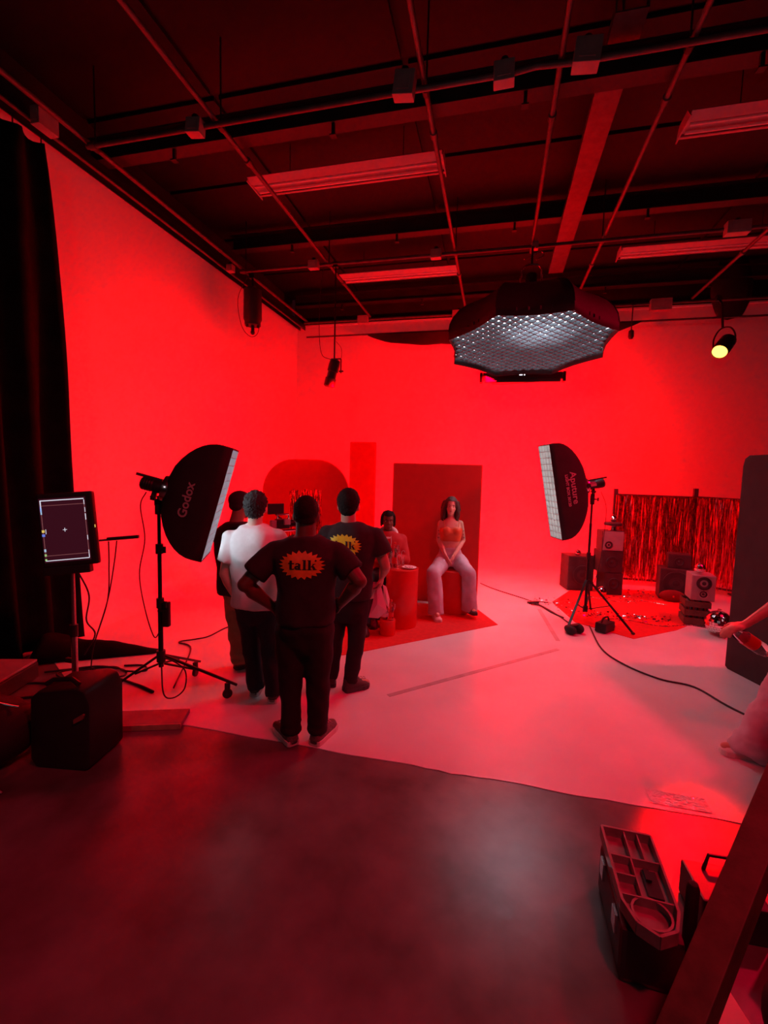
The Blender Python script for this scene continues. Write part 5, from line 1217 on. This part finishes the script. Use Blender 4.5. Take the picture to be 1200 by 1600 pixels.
# the camera he holds
t = thing('video_camera', 'compact video camera rig with lens and top monitor, held before the crew', 'camera', Tm.translation if False else (-2.12, 3.50, 0), YAW)
cc = V((.30, .30, 1.265)); Rc = rotm('Z', -.9)
def cf(p): return tuple(cc + Rc @ V(p))
bb = B(); bb.box((0, 0, 0), (.075, .12, .09)); bb.v = [cf(p) for p in bb.v]; bb.build('body', 'blackp', t, bevel=.008)
bb = B(); bb.lathe([(.030, .06), (.034, .065), (.034, .13), (.038, .135), (.038, .165), (.030, .168), (.028, .15)], (0, 0, 0), 20, rotm('X', -pi/2), caps=True); bb.v = [cf(p) for p in bb.v]; bb.build('lens', 'blackm', t, smooth='auto')
bb = B(); bb.lathe([(.001, .160), (.029, .161)], (0, 0, 0), 20, rotm('X', -pi/2), caps=False); bb.v = [cf(p) for p in bb.v]; bb.build('front_glass', 'mirror', t)
bb = B(); bb.box((0, -.09, .0), (.05, .05, .07)); bb.v = [cf(p) for p in bb.v]; bb.build('battery', 'spkg', t, bevel=.006)
bb = B(); bb.tube([(0, -.05, .045), (0, -.05, .085), (0, .06, .085), (0, .06, .045)], .009, 8); bb.v = [cf(p) for p in bb.v]; bb.build('top_handle', 'chrome', t)
for sx in (-.025, .025):
    bb = B(); bb.tube([(sx, -.13, -.065), (sx, .16, -.065)], .0075, 8); bb.v = [cf(p) for p in bb.v]; bb.build('rail', 'chrome', t)
bb = B(); bb.box((.055, .02, .02), (.03, .06, .05)); bb.v = [cf(p) for p in bb.v]; bb.build('side_module', 'spkg', t, bevel=.005)
M['mon_on'] = mat('lit_camera_screen', (.5, .5, .2), .3, var=0, emit=(.9, .75, .15), estr=1.5)
bb = B(); bb.box((-.10, -.02, .13), (.022, .16, .10)); bb.v = [cf(p) for p in bb.v]; mo = bb.build('top_monitor', 'blackp', t, bevel=.005); bb = B(); bb.box((-.1125, -.02, .13), (.003, .14, .085)); bb.v = [cf(p) for p in bb.v]; bb.build('monitor_screen', 'mon_on', mo)
bb = B(); bb.tube([(-.10, -.02, .08), (-.06, -.0, .05), (-.02, 0, .045)], .008, 8); bb.v = [cf(p) for p in bb.v]; bb.build('monitor_arm', 'blackm', t)

# ---- woman on the stool, facing the camera
J = dict(head=(-.040, -.02, 1.345), hh=pi-.10, hs=.96, hp=.05, hr=-.06, neck=(-.035, .0, 1.185), nr=.048, th=0, slim=.94,
 torso=[(-.02, .02, .58, .165, .125), (-.025, .02, .68, .155, .120), (-.03, .01, .80, .120, .095), (-.033, .0, .90, .118, .095), (-.035, .0, 1.01, .135, .105), (-.035, .0, 1.09, .138, .092), (-.035, .0, 1.155, .115, .07), (-.035, 0, 1.20, .05, .05)],
 shL=(-.158, .0, 1.128), elL=(-.182, .0, .905), wrL=(-.105, -.16, .735), shR=(.088, .0, 1.130), elR=(.135, .0, .91), wrR=(.0, -.16, .745),
 handL=((.35, -.35, -.85), (.55, .25, 0), -1, .35), handR=((-.45, -.3, -.85), (-.5, .3, 0), 1, .35), ar=.80, hsz=.9,
 hipL=(-.11, -.02, .645), knL=(-.270, -.36, .545), anL=(-.235, -.40, .12), toeL=(-.22, -.55, 0), hipR=(.075, -.02, .645), knR=(.165, -.33, .55), anR=(.195, -.28, .14), toeR=(.25, -.42, 0), hemz=.06)
WL = (-.505, 5.90, .006)
t, f, R, s = person('woman with long dark hair, rust top and pale wide jeans, seated on a stool', WL, YAW, J, 'fair')
face_parts(t, f, R, s, 'lip', 'hairb', .94)
bb = B(); bb.ell(f(0, -.020, .036), (.083, .100, .096), R, 30, 20)
for k in (-1, 1):
    for j in range(5):
        x0 = k*(.060+.008*j); lim(bb, [f(x0*.9, .005-.022*j, .05), f(k*(.080+.006*j), .004-.024*j, -.03), f(k*(.086+.012*sin(j)), .0-.026*j, -.11), f(k*(.080+.018*sin(j*2)), -.004-.02*j, -.185-.012*j)], [.026, .025, .027, .016], 10)
bb.ell(f(0, -.07, -.06), (.085, .05, .12), R)
me = remesh(bb, 'hair', .006, 2)
bm = bmesh.new(); bm.from_mesh(me); Ri = R.transposed(); c0 = f(0, 0, 0); kill = []
for v in bm.verts:
    p = Ri @ (v.co-c0)
    if p.y > .035 and p.z < .068 and abs(p.x) < .047: kill.append(v)
bmesh.ops.delete(bm, geom=kill, context='VERTS'); bm.to_mesh(me); bm.free(); folds(me, .006, 40., 12., 1.)
link(me, 'hair', 'hairb', t, True)
bb = B(); loftz(bb, [(-.03, .0, .905, .128, .106), (-.033, -.004, .96, .136, .114), (-.035, -.006, 1.02, .148, .122), (-.035, -.004, 1.075, .146, .108)], 0)
for k in (-1, 1): bb.ell((-.035+k*.062, -.085, 1.035), (.062, .055, .06))
me = remesh(bb, 'top', .009, 4); folds(me, .005, 9, 6, 2.); topo = link(me, 'crop_top', 'top', t, True)
for k in (-1, 1): bb = B(); bb.tube(spline([(-.035+k*.085, -.10, 1.085), (-.035+k*.095, -.075, 1.15), (-.035+k*.095, .0, 1.19), (-.035+k*.085, .07, 1.13), (-.035+k*.075, .09, 1.07)]), .005, 6); bb.build('strap', 'top', topo)
trousers(t, J, 'denim', [.105, .098, .085, .090, .095], [(-.02, .0, .585, .16, .13), (-.02, .0, .66, .168, .130), (-.025, .005, .76, .140, .112), (-.028, .008, .82, .126, .103)], amp=.010, seed=8., voxel=.011)
for k, (a, c) in enumerate(((J['shL'], J['elL']), (J['shR'], J['elR']))):
    for j in range(4):
        p = mid(a, c, .22+.2*j); bb = B(); bb.ell(p + V(((-1, 1)[k]*(.010+.006*sin(j*2)), -.0235, 0)), (.016, .0125, .014-.004*(j%2)), nu=12, nv=8); bb.build('tattoo', 'tattoo', t, smooth=True)
shoe(t, (-.235, -.41, 0), (-.21, -.55, 0), 'white', 'soleg', .042, .075, name='boot'); shoe(t, (.195, -.29, .05), (.25, -.41, .05), 'sneakk', 'solek', .040, .07, name='boot')

# ---- man in red hoodie behind the table
J = dict(head=(-.035, -.02, 1.165), hh=pi+.08, hs=.98, hp=.0, neck=(-.035, .02, 1.015), nr=.056, th=0,
 torso=[(-.02, .06, .44, .16, .13), (-.02, .05, .54, .155, .125), (-.025, .04, .70, .150, .118), (-.03, .02, .84, .165, .12), (-.03, .02, .94, .170, .105), (-.03, .02, .985, .13, .08), (-.035, .02, 1.03, .06, .06)],
 shL=(-.195, .02, .92), elL=(-.235, -.06, .70), wrL=(-.06, -.20, .72), shR=(.135, .02, .92), elR=(.180, -.06, .70), wrR=(.05, -.20, .72),
 handL=((.8, -.5, .1), (0, -.3, .9), -1, .5), handR=((-.8, -.5, .1), (0, -.3, .9), 1, .5), ar=1.0,
 hipL=(-.10, .02, .50), knL=(-.28, -.42, .50), anL=(-.27, -.74, .09), toeL=(-.26, -.92, 0), hipR=(.06, .02, .50), knR=(-.12, -.34, .50), anR=(-.17, -.50, .09), toeR=(-.18, -.66, 0), hemz=.02)
HL = (-1.24, 5.50, .006)
t, f, R, s = person('man with short braids in a red and white hoodie, seated behind the cylinder table', HL, YAW, J, 'dark')
face_parts(t, f, R, s, 'lipd', 'hairk')
short_hair(t, f, R, s, 'hairk', .004, -.07, .010, 2.)
for k in range(9):
    a = -1.9+3.8*k/8; bx, by = sin(a)*.082, -.012+.055*cos(a)*(1 if abs(a) < 1.2 else -.4); bb = B(); bb.tube(spline([f(bx*.6, by*.6, .115), f(bx, by+.01, .06), f(bx*1.08, by+.005, .0), f(bx*1.05, by, -.05-.01*(k % 3))]), .009, 7); bb.build('braid', 'hairk', t, smooth=True)
hd = tee(t, J, 'hood', .5, 1., .016, (.080, .078, .070), seed=21., name='hoodie', fullarm=True, amp=.010)
bb = B()
for k in range(25):
    a = 2*pi*k/24; 
bb.tube([( -.035+cos(a)*.100, .02+sin(a)*.100-.01, 1.005+.055*sin(a)) for a in [2*pi*k/24 for k in range(25)]], .034, 10); bb.ell((-.035, .095, .97), (.10, .05, .09)); me = remesh(bb, 'hood', .009, 3); link(me, 'hood_lining', 'hoodw', hd, True)
for k in (-1, 1): bb = B(); bb.tube(spline([(-.035+k*.04, -.105, .985), (-.035+k*.045, -.130, .92), (-.035+k*.04, -.135, .86)]), .005, 6); bb.build('drawstring', 'hoodw', hd)
bb = B(); R2 = rotm('Z', 0)
for (x0, z0_, x1, z1) in ((.070, .80, .095, .885), (.095, .885, .115, .80), (.080, .835, .106, .835)): bb.bar((x0, -.146, z0_), (x1, -.146, z1), .012, .014, (0, 1, 0))
bb.build('letter_patch', 'hoodw', hd)
trousers(t, J, 'pantk', [.095, .088, .074, .070, .066], [(-.02, .02, .46, .15, .13), (-.02, .02, .56, .158, .13)], seed=11.)
shoe(t, (-.27, -.74, .0), (-.26, -.90, .0), 'sneakk', 'solek', .046, .09, name='boot', laces='sneakg'); shoe(t, (-.17, -.50, .0), (-.18, -.65, .0), 'sneakk', 'solek', .046, .09, name='boot')

# ---- person cut off by the right edge, pale jeans
J = dict(head=(.36, .06, 1.56), hh=.7, hs=1.0, neck=(.38, .04, 1.42), nr=.052, th=.5,
 torso=torso_std(.42, .03, (.80, 1.0, 1.17, 1.36, 1.42), 1.0, 1.0),
 shL=(.285, .09, 1.31), elL=(.20, .02, 1.06), wrL=(-.095, -.01, .870), shR=(.55, -.06, 1.31), elR=(.56, -.02, 1.05), wrR=(.44, .20, .98),
 handL=((-.95, 0, -.30), (0, .2, -1), -1, .55), handR=((-.6, .6, 0), (0, 0, -1), -1, .5), ar=.9,
 hipL=(.33, .03, .82), knL=(.185, -.01, .46), anL=(.035, 0, .09), toeL=(-.15, .06, 0), hipR=(.50, -.02, .82), knR=(.58, .0, .46), anR=(.62, .02, .09), toeR=(.5, .14, 0), hemz=.06)
PL = (1.63, 3.26, 0)
t, f, R, s = person('person in pale frayed jeans cut off by the right edge, one arm reaching in', PL, YAW, J, 'tan')
short_hair(t, f, R, s, 'hairk', .004, -.07, .012, 3.); face_parts(t, f, R, s, 'lip', 'hairk')
tee(t, J, 'teeb', .8, .62, .010, (.075, .080, .085), seed=31.)
trousers(t, J, 'denimd', [.098, .094, .085, .088, .092], [(.42, .0, .72, .11, .10), (.42, .01, .80, .155, .125), (.42, .02, .90, .150, .12)], amp=.022, seed=15., cuff=True)
shoe(t, (.03, .0, 0), (-.115, .05, 0), 'white', 'soleg', .044, .075); shoe(t, (.62, .01, 0), (.52, .12, 0), 'white', 'soleg', .044, .075)
# clear plastic pack in the hand
t = thing('clear_pack', 'clear plastic bottle pack held in the hand at the right edge', 'plastic pack', PL, YAW)
Rp = rotm('Y', .52)
bb = B(); bb.lathe([(.025, -.01), (.040, .01), (.042, .20), (.034, .24), (.016, .26), (.016, .285)], (-.165, -.03, .835), 18, rotm('Y', pi/2+.55)); bb.build('bottle', 'clear', t, smooth='auto')
bb = B(); bb.lathe([(.0425, .07), (.0425, .15)], (-.165, -.03, .835), 18, rotm('Y', pi/2+.55), caps=False); bb.build('wrapper', 'redgl', t, smooth='auto')
bb = B(); bb.lathe([(.018, .286), (.018, .31)], (-.165, -.03, .835), 14, rotm('Y', pi/2+.55)); bb.build('cap', 'white', t)
